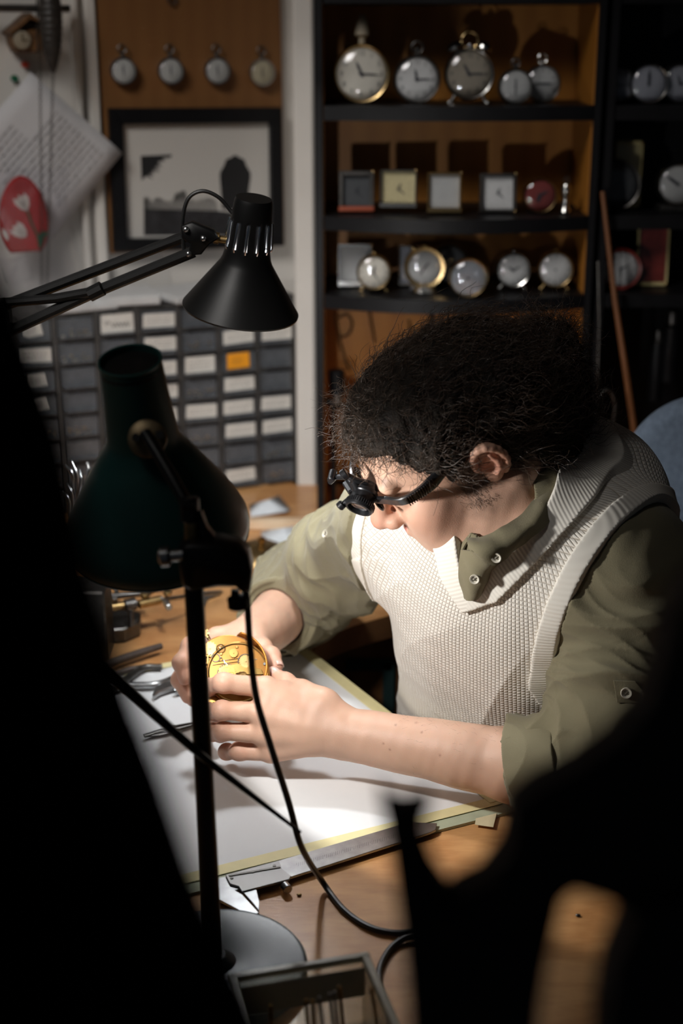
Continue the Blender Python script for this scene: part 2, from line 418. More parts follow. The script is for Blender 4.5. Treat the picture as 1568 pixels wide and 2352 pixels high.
mb = MB(); mb.box([-.55, .80, .33], [.03, .03, .33]); mb.build('leg', edge_wood, desk)
mb = MB(); mb.box([.62, .80, .33], [.03, .03, .33]); mb.build('leg', edge_wood, desk)
mb = MB(); mb.box([.62, 2.42, .33], [.03, .03, .33]); mb.build('leg', edge_wood, desk)
mb = MB(); mb.box([-1.05, 2.0, .33], [.03, .03, .33]); mb.build('leg', edge_wood, desk)
ped_c = at_y(918, 1580, 1.99); pl_, pr_ = at_y(868, 1580, 1.99)[0], at_y(957, 1580, 1.99)[0]
ped = thing('drawer_pedestal', 'brown wooden drawer pedestal standing in the dark under the workbench', 'drawer unit', ((pl_ + pr_) / 2, 2.15, 0))
ped_m = wood('pedestal_wood', (0.20, 0.10, 0.04), (0.34, 0.19, 0.09), rough=0.6, scale=3)
mb = MB(); mb.box([(pl_ + pr_) / 2 - .1, 2.18, .332], [(pr_ - pl_) / 2 + .1, .17, .330], bev=.003); mb.build('carcass', ped_m, ped)
mb = MB(); mb.box([pl_ + .012, 2.003, .36], [.060, .006, .26], bev=.002); mb.build('drawer_front', edge_wood, ped)
grn = mat('green_metal', (0.05, 0.10, 0.10), rough=0.4, metal=.5)
a0 = at_y(893, 1536, 1.985); mb = MB(); mb.box([a0[0], 1.99, a0[2] - .05], [.009, .005, .06], bev=.001); mb.box([a0[0] - .03, 1.99, a0[2] + .005], [.035, .005, .009], bev=.001); mb.build('bracket', grn, ped)

# ---------------------------------------------------------------- display shelves at the back
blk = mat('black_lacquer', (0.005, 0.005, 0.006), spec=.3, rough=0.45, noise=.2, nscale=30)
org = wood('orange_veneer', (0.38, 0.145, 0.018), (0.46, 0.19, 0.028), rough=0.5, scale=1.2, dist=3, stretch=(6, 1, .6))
def shelf_unit(name, label, x0, x1, zs, inner, y0=2.30, y1=2.50, bow=.055, lip=None):
    t = thing(name, label, 'shelves', ((x0 + x1) / 2, (y0 + y1) / 2, DESK))
    for x, s in ((x0, 1), (x1, -1)):
        mb = MB(); mb.box([x + s * .006, (y0 + y1) / 2 - .0, 1.35], [.006, (y1 - y0) / 2, .648], bev=.001); o = mb.build('side_panel', blk, t)
        mb = MB(); mb.box([x + s * .0128, (y0 + y1) / 2 + .004, 1.35], [.0008, (y1 - y0) / 2 - .006, .64]); mb.build('veneer', inner, o)
    mb = MB(); mb.box([(x0 + x1) / 2, y1 - .004, 1.35], [(x1 - x0) / 2 - .014, .004, .64]); mb.build('back_panel', inner, t)
    for z, b in zs:
        n = 24; xx = np.linspace(x0 + .0135, x1 - .0135, n); fr = [np.array([x, y0 + .004 - b * (1 - ((x - (x0 + x1) / 2) / ((x1 - x0) / 2)) ** 2), z]) for x in xx]
        poly = fr + [np.array([x1 - .0135, y1 - .01, z]), np.array([x0 + .0135, y1 - .01, z])]
        mb = MB(); P = np.array(poly); m = len(P); Q = P.copy(); R1 = P - [0, 0, .002]; R2 = P - [0, 0, .022]
        mb.add(np.concatenate([Q, Q - [0, 0, .022]]), [tuple(range(m)), tuple(reversed(range(m, 2 * m)))] + [(i, (i + 1) % m, (i + 1) % m + m, i + m) for i in range(m)])
        mb.build('shelf_board', blk, t, 30)
    return t
ZB = [1.533, 1.381, 1.212, 1.086]
sx0 = at_y(724, 400, 2.30)[0]; sx1 = at_y(1374, 400, 2.30)[0]
shelf_unit('display_shelf', 'black-edged display shelf with orange wooden back, holding rows of old clocks', sx0, sx1, [(ZB[0] + .02, .0), (ZB[1], .03), (ZB[2], .055), (ZB[3], .06)], org)
sx2 = at_y(1386, 400, 2.30)[0]
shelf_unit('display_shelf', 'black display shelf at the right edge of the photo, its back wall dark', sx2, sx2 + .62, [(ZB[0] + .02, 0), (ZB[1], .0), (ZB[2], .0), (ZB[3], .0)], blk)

# ---------------------------------------------------------------- small-parts drawer cabinet
cabm = mat('cabinet_grey', (0.05, 0.047, 0.045), rough=0.5, noise=.2, nscale=40)
drw = mat('smoky_plastic', (0.075, 0.08, 0.088), rough=0.25, noise=.45, nscale=25, coat=.3)
paper_m = mat('label_paper', (0.66, 0.63, 0.58), rough=0.85, noise=.07, nscale=60)
orange_m = mat('label_orange', (0.85, 0.33, 0.01), rough=0.7, noise=.05, nscale=50)
ink = mat('ink', (0.03, 0.03, 0.035), rough=0.8)
bits_m = mat('metal_bits', (0.45, 0.40, 0.33), rough=0.3, metal=.8, noise=.5, nscale=200)
CW, CHh, NC, NR = 0.0722, 0.0425, 7, 8
cab = thing('drawer_cabinet', 'grey small-parts cabinet with rows of smoky plastic drawers and paper labels', 'drawer cabinet', tuple(B0 + DL * CW * 3.5 - NL * .07))
def cb(u, w, d=0.0): return B0 + DL * (NC * CW - u) + UP * w + NL * d           # u from the left edge, w up, d towards the room
FH = NR * CHh
mb = MB(); mb.box(cb(NC * CW / 2, FH / 2, -.140), [NC * CW / 2, .004, FH / 2], RL); mb.build('back_board', cabm, cab)
for k in range(NC + 1):
    mb = MB(); mb.box(cb(np.clip(k * CW, .004, NC * CW - .004), FH / 2 + .004, -.072), [.0045, .071, FH / 2 + .004], RL, bev=.001); mb.build('upright', cabm, cab)
for k in range(NR + 1):
    mb = MB(); mb.box(cb(NC * CW / 2, k * CHh + .003, -.073), [NC * CW / 2, .070, .0026], RL, bev=.0008); mb.build('divider', cabm, cab)
labels = {(6, 1): 1, (6, 2): 0, (6, 4): 1, (6, 5): 1, (6, 0): 0, (5, 0): 1, (5, 1): 1, (5, 2): 2, (5, 3): 1, (5, 4): 1, (5, 5): 1, (5, 7): 1, (4, 2): 3, (4, 4): 1, (3, 0): 1, (3, 1): 1, (3, 2): 1, (3, 3): 1, (3, 4): 1, (2, 0): 4, (0, 0): 5, (0, 1): 1, (0, 2): 5, (0, 3): 5, (4, 6): 0}
rl = random.Random(8)
for c in range(NC):
    for r in range(NR):
        u0 = c * CW + CW / 2; w0 = (NR - 1 - r) * CHh + CHh / 2 + .003; hw = CW / 2 - .0060; hh = CHh / 2 - .0045; dd = rl.uniform(-.002, .002)
        mb = MB(); mb.box(cb(u0, w0, -.002 + dd), [hw, .0016, hh], RL, bev=.0008); mb.box(cb(u0, w0 - hh + .002, .004 + dd), [hw * .9, .005, .0018], RL, bev=.0006)
        mb.box(cb(u0, w0 - hh + .001, -.06), [hw, .055, .001], RL)
        o = mb.build('drawer', drw, cab)
        k = labels.get((c, r))
        if k:
            w_, h_ = {1: (hw * .95, hh * .72), 2: (hw * .70, hh * .82), 3: (hw * .92, hh * .86), 4: (hw * .95, hh * .95), 5: (hw * .6, hh * .7)}[k]
            dz = .004 if r not in (0,) or k != 1 else .002; t = math.radians(rl.uniform(-2.5, 2.5)); cc = cb(u0 + rl.uniform(-.002, .002), w0 + dz * .5, .0005 + dd)
            ru = -DL * math.cos(t) + UP * math.sin(t); rw = UP * math.cos(t) + DL * math.sin(t); mb = MB()
            jag = [(-1, -1), (1, -.96), (.98, 1), (-.97, .97)] if k != 5 else [(-1, -.7), (-.5, -1), (1, -.8), (.8, 1), (-.9, .9)]
            mb.prism([cc + ru * w_ * a + rw * h_ * b for a, b in jag], NL * .0007); lb = mb.build('paper_label', orange_m if k == 2 else paper_m, o)
            mb = MB(); rows = 2 if k != 3 else 1
            if k == 4:
                P = spline([cc + ru * w_ * a + rw * h_ * b + NL * .0012 for a, b in ((-.8, .4), (-.7, -.1), (-.6, .3), (-.5, .0), (-.45, .35))], 20); mb.tube(P, .0005, 5)
                P = spline([cc + ru * w_ * (-.35 + .11 * i) + rw * h_ * (-.15 + .22 * (-1) ** i) + NL * .0012 for i in range(11)], 60); mb.tube(P, .0006, 5)
            elif k in (2, 5):
                for q in range(3): P = spline([cc + ru * w_ * (-.6 + .12 * i) + rw * h_ * (.35 - .35 * q + .10 * (-1) ** i) + NL * .0010 for i in range(9)], 30); mb.tube(P, .00025, 4)
            else:
                for q in range(2):
                    x = -.75
                    while x < .6:
                        l = rl.uniform(.08, .25); mb.box(cc + ru * w_ * (x + l / 2) + rw * h_ * (.3 - .55 * q) + NL * .0009, [w_ * l / 2, .0002, .0004], RL); x += l + .08
            if mb.n: mb.build('writing', ink, lb)
        elif rl.random() < .45:
            mb = MB()
            for q in range(14): mb.box(cb(u0 + rl.uniform(-.8, .8) * hw, w0 - hh * rl.uniform(.1, .8), .0002 + dd), [rl.uniform(.001, .004), .0006, rl.uniform(.0005, .0015)], RL)
            s_ = mb.build('parts', bits_m, o); s_['kind'] = 'stuff'
# papers lying on the cabinet
pm2 = mat('old_paper', (0.50, 0.50, 0.50), rough=0.85, noise=.08, nscale=30)
for i, (u, w, hw_, hd, t, lab) in enumerate(((.13, .004, .05, .06, 5, 'loose grey paper slip on the left end of the drawer cabinet'), (.21, .010, .055, .06, -8, 'blue-white folded paper on top of the drawer cabinet'), (.33, .006, .06, .06, 12, 'cream paper slip under the black lamp on the drawer cabinet'))):
    mb = MB(); Rr = RL @ np.array(Matrix.Rotation(math.radians(t), 3, 'Z')); mb.box(cb(u, FH + .0085 + w, -.06), [hw_, hd, .0035 + w * .4], Rr, bev=.0015); o = mb.build('paper_stack', pm2); tag(o, lab, 'paper')
# ---------------------------------------------------------------- THE WATCHMAKER
HM = np.array([[-0.82, 0.32, -0.475], [-0.143, -0.918, -0.371], [-0.554, -0.236, 0.798]])
HM = np.stack([nrm(HM[:, 0]), nrm(HM[:, 1] - nrm(HM[:, 0]) * (HM[:, 1] @ nrm(HM[:, 0]))), np.zeros(3)], 1); HM[:, 2] = np.cross(HM[:, 0], HM[:, 1])
HO = np.array([0.1128, 1.4205, 1.0982])
def H(x, y, z): return HO + HM @ np.array([x, y, z])
def hell(c, r, k=None, R=None): return ell(H(*c), r, HM if R is None else HM @ R)
def hcap(a, b, r0, r1=None): return cap(H(*a), H(*b), r0, r1)
def rotm(ax, deg):
    return np.array(Matrix.Rotation(math.radians(deg), 3, ax))

# joints (world)
SHL = at_y(1468, 1338, 1.37); SHR = at_y(893, 1195, 1.56)          # shoulders: his left is nearest the camera
ELL = at_z(1385, 1795, 0.758); ELR = at_z(690, 1372, 0.765)
WRL = at_y(800, 1686, 1.40); WRR = at_y(572, 1474, 1.555)
C7 = at_y(1335, 1128, 1.515)
VPT = at_y(1076, 1362, 1.362)
TU = nrm([-0.10, -0.46, 0.88]); TL = nrm([0.77, -0.63, 0]); TL = nrm(TL - TU * (TL @ TU)); TF = np.cross(TL, TU)
TM = np.stack([TL, TF, TU], 1)                                       # columns: his left, front, up along the spine
CH = VPT - TF * 0.105 - TU * 0.06 + TL * .004
BE = CH - TU * 0.155 + np.array([-0.015, 0, 0])
PE = BE + np.array([0.03, 0.08, -0.16])

def torso(S, o=0.0, arms=True):
    S.add(ell(CH, [0.150 + o, 0.095 + o, 0.140 + o], TM), 0.05)
    S.add(ell(BE, [0.132 + o, 0.095 + o, 0.15 + o], TM), 0.08)
    S.add(ell(PE, [0.15 + o, 0.115 + o, 0.13 + o], TM), 0.08)
    S.add(cap(SHL - TL * 0.03, SHR + TL * 0.03, 0.052 + o), 0.06)
    S.add(cap(C7 - TU * 0.015, SHL - TL * 0.03 - TF * .02, 0.042 + o, 0.046 + o), 0.06)
    S.add(cap(C7 - TU * 0.015, SHR + TL * 0.03 - TF * .02, 0.042 + o, 0.046 + o), 0.06)
    S.add(cap(C7 - TF * 0.00, CH - TF * 0.045, 0.06 + o, 0.08 + o), 0.07)
# ---- hands: joints from wrist to fingertip
def yy(*t): return [at_y(a, b, c) for a, b, c in t]
LH = dict(
    index=yy((612, 1580, 1.425), (512, 1568, 1.412), (478, 1578, 1.432), (488, 1592, 1.452)),
    middle=yy((600, 1637, 1.405), (508, 1632, 1.398), (478, 1634, 1.420), (494, 1642, 1.445)),
    ring=yy((604, 1684, 1.400), (512, 1680, 1.398), (488, 1682, 1.418), (506, 1690, 1.44)),
    pinky=yy((622, 1727, 1.402), (548, 1726, 1.402), (520, 1727, 1.418), (532, 1730, 1.436)),
    thumb=yy((742, 1620, 1.415), (692, 1590, 1.440), (655, 1566, 1.452), (634, 1550, 1.462)))
LR = dict(index=(.0118, .0100, .0090, .0080), middle=(.0118, .0098, .0090, .0082), ring=(.0115, .0095, .0088, .0080), pinky=(.0110, .0088, .0080, .0074), thumb=(.0165, .0120, .0100, .0086))
RH = dict(
    index=yy((500, 1466, 1.545), (438, 1484, 1.515), (416, 1522, 1.498), (424, 1558, 1.488)),
    middle=yy((508, 1486, 1.555), (428, 1514, 1.525), (412, 1562, 1.505), (432, 1600, 1.492)),
    ring=yy((520, 1506, 1.56), (446, 1560, 1.530), (446, 1602, 1.502), (474, 1626, 1.486)),
    pinky=yy((535, 1525, 1.56), (470, 1590, 1.53), (474, 1634, 1.495), (496, 1652, 1.47)),
    thumb=yy((572, 1484, 1.545), (600, 1492, 1.520), (622, 1508, 1.497), (634, 1528, 1.480)))
def hand(S, W_, J, RR, elbow):
    fw = nrm(W_ - elbow)
    for n in ('index', 'middle', 'ring', 'pinky'):
        j = J[n]; a = W_ + (j[0] - W_) * 0.12
        S.add(cap(a, j[0], 0.0150, RR[n][0] * 1.12), 0.016)
    for a, b in (('index', 'middle'), ('middle', 'ring'), ('ring', 'pinky')):
        m0 = W_ * 0.55 + J[a][0] * 0.225 + J[b][0] * 0.225; m1 = (J[a][0] + J[b][0]) / 2 - (J[a][0] - W_) * .06
        S.add(cap(m0, m1, 0.0135, 0.0105), 0.014)
    t = J['thumb']; S.add(cap(W_ + fw * .004, t[0], 0.018, 0.0165), 0.014); S.add(cap(t[0], t[1], 0.0165, 0.0128), 0.012)
    S.add(cap((t[0] + W_) / 2, (t[1] + J['index'][0]) / 2, 0.012, 0.0085), 0.016)
    for n in ('thumb', 'index', 'middle', 'ring', 'pinky'):
        F_ = SDF(0.03); j = J[n]; r = RR[n]
        for q in range(3):
            F_.add(cap(j[q], j[q + 1], r[q], r[q + 1]), 0.005)
            if q: F_.add(ell(j[q], [r[q] * 1.09] * 3), 0.004)
        c = (j[0] + j[3]) / 2; R = max(np.linalg.norm(x - c) for x in j) + .02
        S.add((lambda p, F_=F_: F_(p), c, R), 0.0035 if n != 'thumb' else 0.006)

BODY = SDF(0.06)
torso(BODY, -0.006)
# neck
BODY.add(cap(C7 + TF * 0.03, H(-.035, 0, -.06), 0.058, 0.054), 0.03)
BODY.add(cap(C7 + TF * 0.075 - TU * 0.03, H(0.0, 0, -.085), 0.045, 0.040), 0.03)
BODY.add(cap(H(-.03, .060, -.045), C7 + TF * 0.09 + TL * .018 - TU * .03, 0.014, 0.012), 0.03)    # neck muscle on the near side
# skull and face
BODY.add(hell((-.018, 0, .028), (.088, .069, .072)), 0.02)
BODY.add(hell((.038, 0, .040), (.050, .058, .050)), 0.03)
BODY.add(hell((.030, 0, -.040), (.060, .058, .070)), 0.03)
for s in (1, -1):
    BODY.add(hcap((.002, s * .058, -.052), (.050, s * .040, -.096), .014, .014), 0.035)
    BODY.add(hcap((.050, s * .038, -.096), (.072, s * .012, -.111), .014, .014), 0.025)
    BODY.add(hell((.060, s * .044, -.030), (.024, .018, .022)), 0.022)
    BODY.add(hell((.058, s * .036, -.062), (.026, .020, .030)), 0.025)
BODY.add(hell((.078, 0, -.108), (.013, .017, .012)), 0.018)
BODY.add(hell((.069, 0, -.078), (.019, .030, .026)), 0.02)
BODY.add(hcap((.084, .034, .017), (.092, .008, .013), .008, .008), 0.014)
BODY.add(hcap((.084, -.034, .017), (.092, -.008, .013), .008, .008), 0.014)
for s in (1, -1): BODY.sub(hell((.1005, s * .033, -.004), (.0125, .017, .012)), 0.014)
for s in (1, -1):
    BODY.add(hell((.076, s * .032, -.004), (.0135, .0145, .0125)), 0.006)
    BODY.sub(hcap((.0905, s * .020, -.0105), (.085, s * .046, -.009), .0012, .0012), 0.003)
# nose
BODY.add(hcap((.089, 0, .004), (.1075, 0, -.036), .0075, .0098), 0.010)
BODY.add(hell((.1095, 0, -.040), (.0105, .0112, .0098)), 0.007)
BODY.add(hcap((.105, 0, -.045), (.093, 0, -.052), .0055, .006), 0.007)
for s in (1, -1):
    BODY.add(hell((.0985, s * .0125, -.043), (.0105, .0072, .0078)), 0.005)
    BODY.sub(hell((.1010, s * .0070, -.0515), (.0062, .0036, .0050)), 0.003)
    BODY.sub(hcap((.094, s * .021, -.040), (.093, s * .023, -.052), .0015, .001), 0.006)
# lips
BODY.add(hcap((.0905, 0.004, -.0725), (.080, .022, -.0775), .0052, .0030), 0.005)
BODY.add(hcap((.0905, -0.004, -.0725), (.080, -.022, -.0775), .0052, .0030), 0.005)
BODY.add(hcap((.0890, 0.0, -.0835), (.081, .018, -.0805), .0062, .0035), 0.005)
BODY.add(hcap((.0890, 0.0, -.0835), (.081, -.018, -.0805), .0062, .0035), 0.005)
BODY.sub(hcap((.0965, 0.0, -.0778), (.0825, .025, -.0795), .0012, .0010), 0.0025)
BODY.sub(hcap((.0965, 0.0, -.0778), (.0825, -.025, -.0795), .0012, .0010), 0.0025)
BODY.sub(hcap((.092, 0, -.0945), (.085, .012, -.0945), .004, .003), 0.012)
BODY.sub(hcap((.099, 0, -.058), (.0945, 0, -.067), .002, .002), 0.006)
# ears
for s in (1, -1):
    eR = rotm('X', -14 * s) @ rotm('Z', -20 * s)
    ec = np.array([-.015, s * .079, .006])
    def E_(x, y, z): return ec + eR @ np.array([x, s * y, z])
    BODY.add(hell(E_(0, 0, .002), (.0165, .0048, .029), R=eR), 0.006)
    BODY.add(hell(E_(.004, 0, -.024), (.0085, .0042, .0095), R=eR), 0.006)
    ring = [E_(.0165 * math.cos(a), .0045 + .0015 * math.sin(a), .004 + .027 * math.sin(a)) for a in np.linspace(-0.25, 4.1, 12)]
    for a, b in zip(ring[:-1], ring[1:]): BODY.add(hcap(a, b, .0036, .0036), 0.0025)
    an = [E_(-.001, .006, -.014), E_(-.007, .006, -.006), E_(-.008, .006, .006), E_(-.003, .005, .016)]
    for a, b in zip(an[:-1], an[1:]): BODY.add(hcap(a, b, .003, .003), 0.003)
    BODY.add(hell(E_(.0125, .0035, -.004), (.0035, .004, .006), R=eR), 0.003)
    BODY.sub(hell(E_(.003, .008, -.004), (.0068, .007, .010), R=eR), 0.003)
    BODY.sub(hell(E_(.003, .008, .012), (.005, .0050, .007), R=eR), 0.003)
# arms
for SH, EL, WR, J, RR in ((SHL, ELL, WRL, LH, LR), (SHR, ELR, WRR, RH, LR)):
    BODY.add(cap(SH, EL, 0.040, 0.036), 0.03)
    m = EL * 0.68 + WR * 0.32
    BODY.add(cap(EL, m, 0.036, 0.0385), 0.02); BODY.add(cap(m, WR, 0.0375, 0.0255), 0.015)
    BODY.add(cap(EL * .5 + WR * .5, WR * 1.04 - EL * .04, 0.031, 0.025), 0.012)
    hand(BODY, WR, J, RR, EL)
# tendon lines on the back of the near hand
for n in ('index', 'middle', 'ring', 'pinky'):
    j = LH[n]; out = np.array([0, -1., .15])
    a = WRL + (j[0] - WRL) * .35 + out * .0125; b = j[0] + out * .0075
    BODY.add(cap(a, b, .0035, .0050), 0.011)
def skin_post(p, d): return d + 0.00022 * wav(p, 260, 1) + 0.0007 * wav(p, 55, 2)
BODY.post.append(skin_post)
bv, bq = surface_nets(BODY, [-.24, 1.18, .50], [.50, 1.95, 1.30], 0.0017 if not FASTMESH else 0.003)

def soft(p, c, r): return np.exp(-((p - c) ** 2).sum(1) / (r * r))[:, None]
def near(prims, p, r):
    d = np.full(len(p), 1.0)
    for f, c, R in prims: d = np.minimum(d, f(p))
    return np.clip(1 - d / r, 0, 1)[:, None]
base = np.array([0.64, 0.40, 0.29]); Cc = np.tile(base, (len(bv), 1)) * (1 + 0.05 * wav(bv, 40, 3)[:, None] + .03 * wav(bv, 160, 4)[:, None])
red = np.array([0.58, 0.22, 0.15])
for c, r, a in ((H(.115, 0, -.042), .020, .55), (H(.06, .05, -.035), .028, .35), (H(.06, -.05, -.035), .028, .35), (H(-.01, .085, .005), .03, .6), (H(-.01, -.085, .005), .03, .6), (H(.0, .03, -.12), .05, .25)):
    w = soft(bv, c, r) * a; Cc = Cc * (1 - w) + red * w
for J in (LH, RH):
    for n in J:
        for q in (0, 1, 2, 3):
            w = soft(bv, J[n][q], .013) * (.38 if q != 0 else .25); Cc = Cc * (1 - w) + red * w
lips = [hcap((.0915, 0, -.0735), (.082, .022, -.0778), .0040, .0026), hcap((.0915, 0, -.0735), (.082, -.022, -.0778), .0040, .0026), hcap((.090, 0, -.0830), (.082, .019, -.0808), .0055, .0030), hcap((.090, 0, -.0830), (.082, -.019, -.0808), .0055, .0030)]
w = np.clip(near(lips, bv, .0030) * 1.6, 0, 1) * .75; Cc = Cc * (1 - w) + np.array([.50, .17, .145]) * w
br = [hcap((.090, s * .012, .022), (.080, s * .046, .026), .004, .003) for s in (1, -1)]
w = near(br, bv, .005) * .45; Cc = Cc * (1 - w) + np.array([.06, .035, .022]) * w
w = near([hcap((.012, .074, -.004), (.016, .070, -.040), .012, .007)], bv, .016) * .75 * (0.75 + .25 * wav(bv, 300, 6)[:, None]); Cc = Cc * (1 - w) + np.array([.09, .055, .038]) * w
for c in ((.075, .052, -.046), (.060, .055, .03), (.035, .062, -.08), (.081, .038, .05)):
    w = soft(bv, H(*c), .0014) * .0
rm = np.random.RandomState(3)                                        # moles
for px, py in ((908, 1665), (955, 1660), (968, 1682), (880, 1708), (1010, 1735), (895, 1722)):
    c = at_y(px, py, 1.36); dd = bv - _C; t = (dd @ (c - _C)) / ((c - _C) @ (c - _C)); off = np.linalg.norm(dd - t[:, None] * (c - _C), axis=1)
    w = (np.exp(-(off / .0011) ** 2) * (bv[:, 1] < WRL[1] + .0))[:, None] * .6; Cc = Cc * (1 - w) + np.array([.25, .11, .07]) * w

def skin_mat():
    m = mat('skin', tuple(base), rough=0.48, sss=0.18, bump=0.12, bscale=900, spec=0.4)
    nt = m.node_tree; a = nt.nodes.new('ShaderNodeAttribute'); a.attribute_name = 'tint'
    nt.links.new(a.outputs['Color'], nt.nodes['Principled BSDF'].inputs['Base Color']); return m
person = mesh_obj('person', bv, bq, skin_mat(), None, 180)
set_color(person, np.clip(Cc, 0, 1))
tag(person, 'person with curly dark hair, cream vest and olive shirt bent over a brass movement', 'person')

def TLc(p): return (p - VPT) @ TM       # torso-local: left, front, up from the point of the V
def v_open(p):
    """distance (approx) outside the neckline opening, seen from the front"""
    q = TLc(p); l, f, u = q[:, 0], q[:, 1], q[:, 2]
    l = l + .004
    wl = np.where(u < 0, u * 1.2, np.minimum(.50 * u ** 1.0 + .10 * u, .075 + .12 * np.maximum(u - .12, 0)))
    dv = (np.abs(l) - wl) * 0.86
    f2, _, _ = cap(C7 + TF * .035 + TU * .0, H(-.03, 0, -.05), 0.070, 0.074)
    dv = -smin(-dv, f + .12, .05)
    return smin(dv, f2(p), .03)
def arm_open(p):
    out = np.full(len(p), 1.0)
    for SH, EL, s in ((SHL, ELL, 1), (SHR, ELR, -1)):
        L_ = TL * s; n = nrm(L_ * .95 + (EL - SH) * .35 + TF * .10)
        c = SH - L_ * (.032 if s == 1 else .005) + TF * .0 + (EL - SH) * .10
        pl = -((p - c) @ n)
        g = (p - SH) @ TU
        pl = pl + .45 * np.clip(-g - .10, 0, .3)                     # runs back out to the side seam below the arm
        out = np.minimum(out, pl)
    return out
TORSO = SDF(0.06); torso(TORSO, 0.0105)
# ---- shirt -------------------------------------------------------------
CUFL = at_y(1198, 1722, 1.335); CUFR = at_y(664, 1412, 1.67)
def on_seg_v(p, a, b): t = np.clip((p - a) @ (b - a) / ((b - a) @ (b - a)), 0, 1); return a + t[:, None] * (b - a)
def on_seg(q, a, b): t = np.clip(((q - a) @ (b - a)) / ((b - a) @ (b - a)), 0, 1); return a + t * (b - a)
PL_ = on_seg(CUFL, ELL, WRL); PR_ = on_seg(CUFR, ELR, WRR)
cut = []
for EL, P_, WR in ((ELL, PL_, WRL), (ELR, PR_, WRR)): cut.append((P_, nrm(WR - EL)))
tiltL = nrm(cut[0][1] + np.array([0.0, 0.0, -0.38])); tiltR = nrm(cut[1][1] + np.array([-.15, 0, 0.0]))
def cutcap(a, b, r0, r1, P_, n):
    f, c, R_ = cap(a, b, r0, r1); return (lambda p: np.maximum(f(p), (p - P_) @ n)), c, R_
SHIRT = SDF(0.06)
torso(SHIRT, 0.008)
for SH, EL, P_, sg in ((SHL, ELL, PL_, 1), (SHR, ELR, PR_, -1)):
    ax = nrm(EL - SH)
    SHIRT.add(cap(SH, EL, 0.057, 0.058), 0.04)
    SHIRT.add(cap(SH * .5 + EL * .5, EL * .8 + P_ * .2 + np.array([0, 0, .012]), 0.063, 0.056), 0.03)
    SHIRT.add(cutcap(EL + np.array([0, 0, .003]), P_ + nrm(P_ - EL) * .03, 0.052, 0.0485, P_, tiltL if sg == 1 else tiltR), 0.02)
FOREL = cap(ELL, PL_ + cut[0][1] * .2, 0.0430, 0.0440); FORER = cap(ELR, PR_ + cut[1][1] * .2, 0.0425, 0.0430)
def seg_uv(p, a, b):
    ba = b - a; L = np.linalg.norm(ba); t = (p - a) @ ba / L / L; q = (p - a) - t[:, None] * ba; u, v, w = basis(ba); return t * L, np.arctan2(q @ v, q @ u), np.linalg.norm(q, axis=1)
def ridge(x): return 1 - np.abs(np.sin(x)) ** 0.8
def shirt_post(p, d):
    for SH, EL, P_, ph in ((SHL, ELL, PL_, 0.3), (SHR, ELR, PR_, 1.7)):
        t, a, r = seg_uv(p, SH, EL); L = np.linalg.norm(EL - SH)
        wgt = np.clip((t + .02) / .05, 0, 1) * (r < .11)
        warp = wav(p, 14, 5) * 1.3 + wav(p, 30, 6) * .5
        f1 = ridge(t * 30 + 1.6 * np.sin(a + ph) + warp * 1.5); f2 = ridge(t * 52 - 2 * a + warp * 2.2)
        k = .70 + .45 * np.exp(-((t - L * .95) / .08) ** 2)
        d = d - wgt * k * (0.0105 * (f1 - .20) + 0.0055 * (f2 - .2) + 0.0030 * (ridge(t * 95 + 3 * a + warp * 3.3) - .25)) * np.clip(1 - np.abs(d) / .03, 0, 1)
        t2, a2, r2 = seg_uv(p, EL, P_ + (P_ - EL) * .5); g = np.clip(t2 / .03, 0, 1) * (r2 < .08)
        d = d - g * (0.0045 * (ridge(t2 * 60 + 2 * a2 + warp * 1.5) - .25)) * np.clip(1 - np.abs(d) / .03, 0, 1)
    tt = np.clip(1 - np.abs(d) / .02, 0, 1)
    d = d - tt * (0.0020 * wav(p, 60, 7) + 0.0007 * wav(p, 160, 8))
    # cut the cuffs open around the forearms
    for (P_, n), f in zip(((PL_, tiltL), (PR_, tiltR)), (FOREL, FORER)):
        pl = (p - P_) @ n; d = np.maximum(d, -np.maximum(f[0](p) + .005, -pl - .030))
    return d
def shirt_post2(p, d):
    d = shirt_post(p, d); ins = np.minimum(v_open(p), arm_open(p))
    for a_, b_ in ((SHL, ELL), (SHR, ELR), (ELL, PL_), (ELR, PR_)):
        q = p - on_seg_v(p, a_, b_); ins = np.minimum(ins, np.linalg.norm(q, axis=1) - .068)
    return np.maximum(d, np.minimum(TORSO(p) + .008, ins * 1.0))
SHIRT.post.append(shirt_post2)
def rest(p, d):
    nr = np.minimum(np.linalg.norm(p - ELL, axis=1), np.linalg.norm(p - ELR, axis=1)) < .16
    return np.where(nr, np.maximum(d, DESK + .0012 - p[:, 2]), d)
SHIRT.post.append(rest)
NK = (C7 + TF * 0.03, H(-.035, 0, -.06))
def neck_open(p, d):
    # opening for the neck
    f, _, _ = cap(C7 + TF * .045 - TU * .01, H(-.02, 0, -.05), 0.058, 0.072); g, _, _ = cap(at_y(1168, 1175, 1.395), at_y(1110, 1120, 1.42), 0.045, 0.06); return np.maximum(np.maximum(d, -f(p)), -g(p))
SHIRT.post.append(neck_open)
sv, sq = surface_nets(SHIRT, [-.18, 1.15, .50], [.52, 1.98, 1.20], 0.002 if not FASTMESH else 0.004, slack=3.2)
def fabric(name, col, scale=1500, rough=0.85, vary=.06):
    m = mat(name, col, rough=rough, noise=vary, nscale=9, bump=0.35, bscale=scale, spec=0.2)
    m.node_tree.nodes['Principled BSDF'].inputs['Sheen Weight'].default_value = 0.15; return m
shirt_m = fabric('olive_cotton', (0.215, 0.190, 0.118))
shirt = mesh_obj('shirt', sv, sq, shirt_m, person, 180)

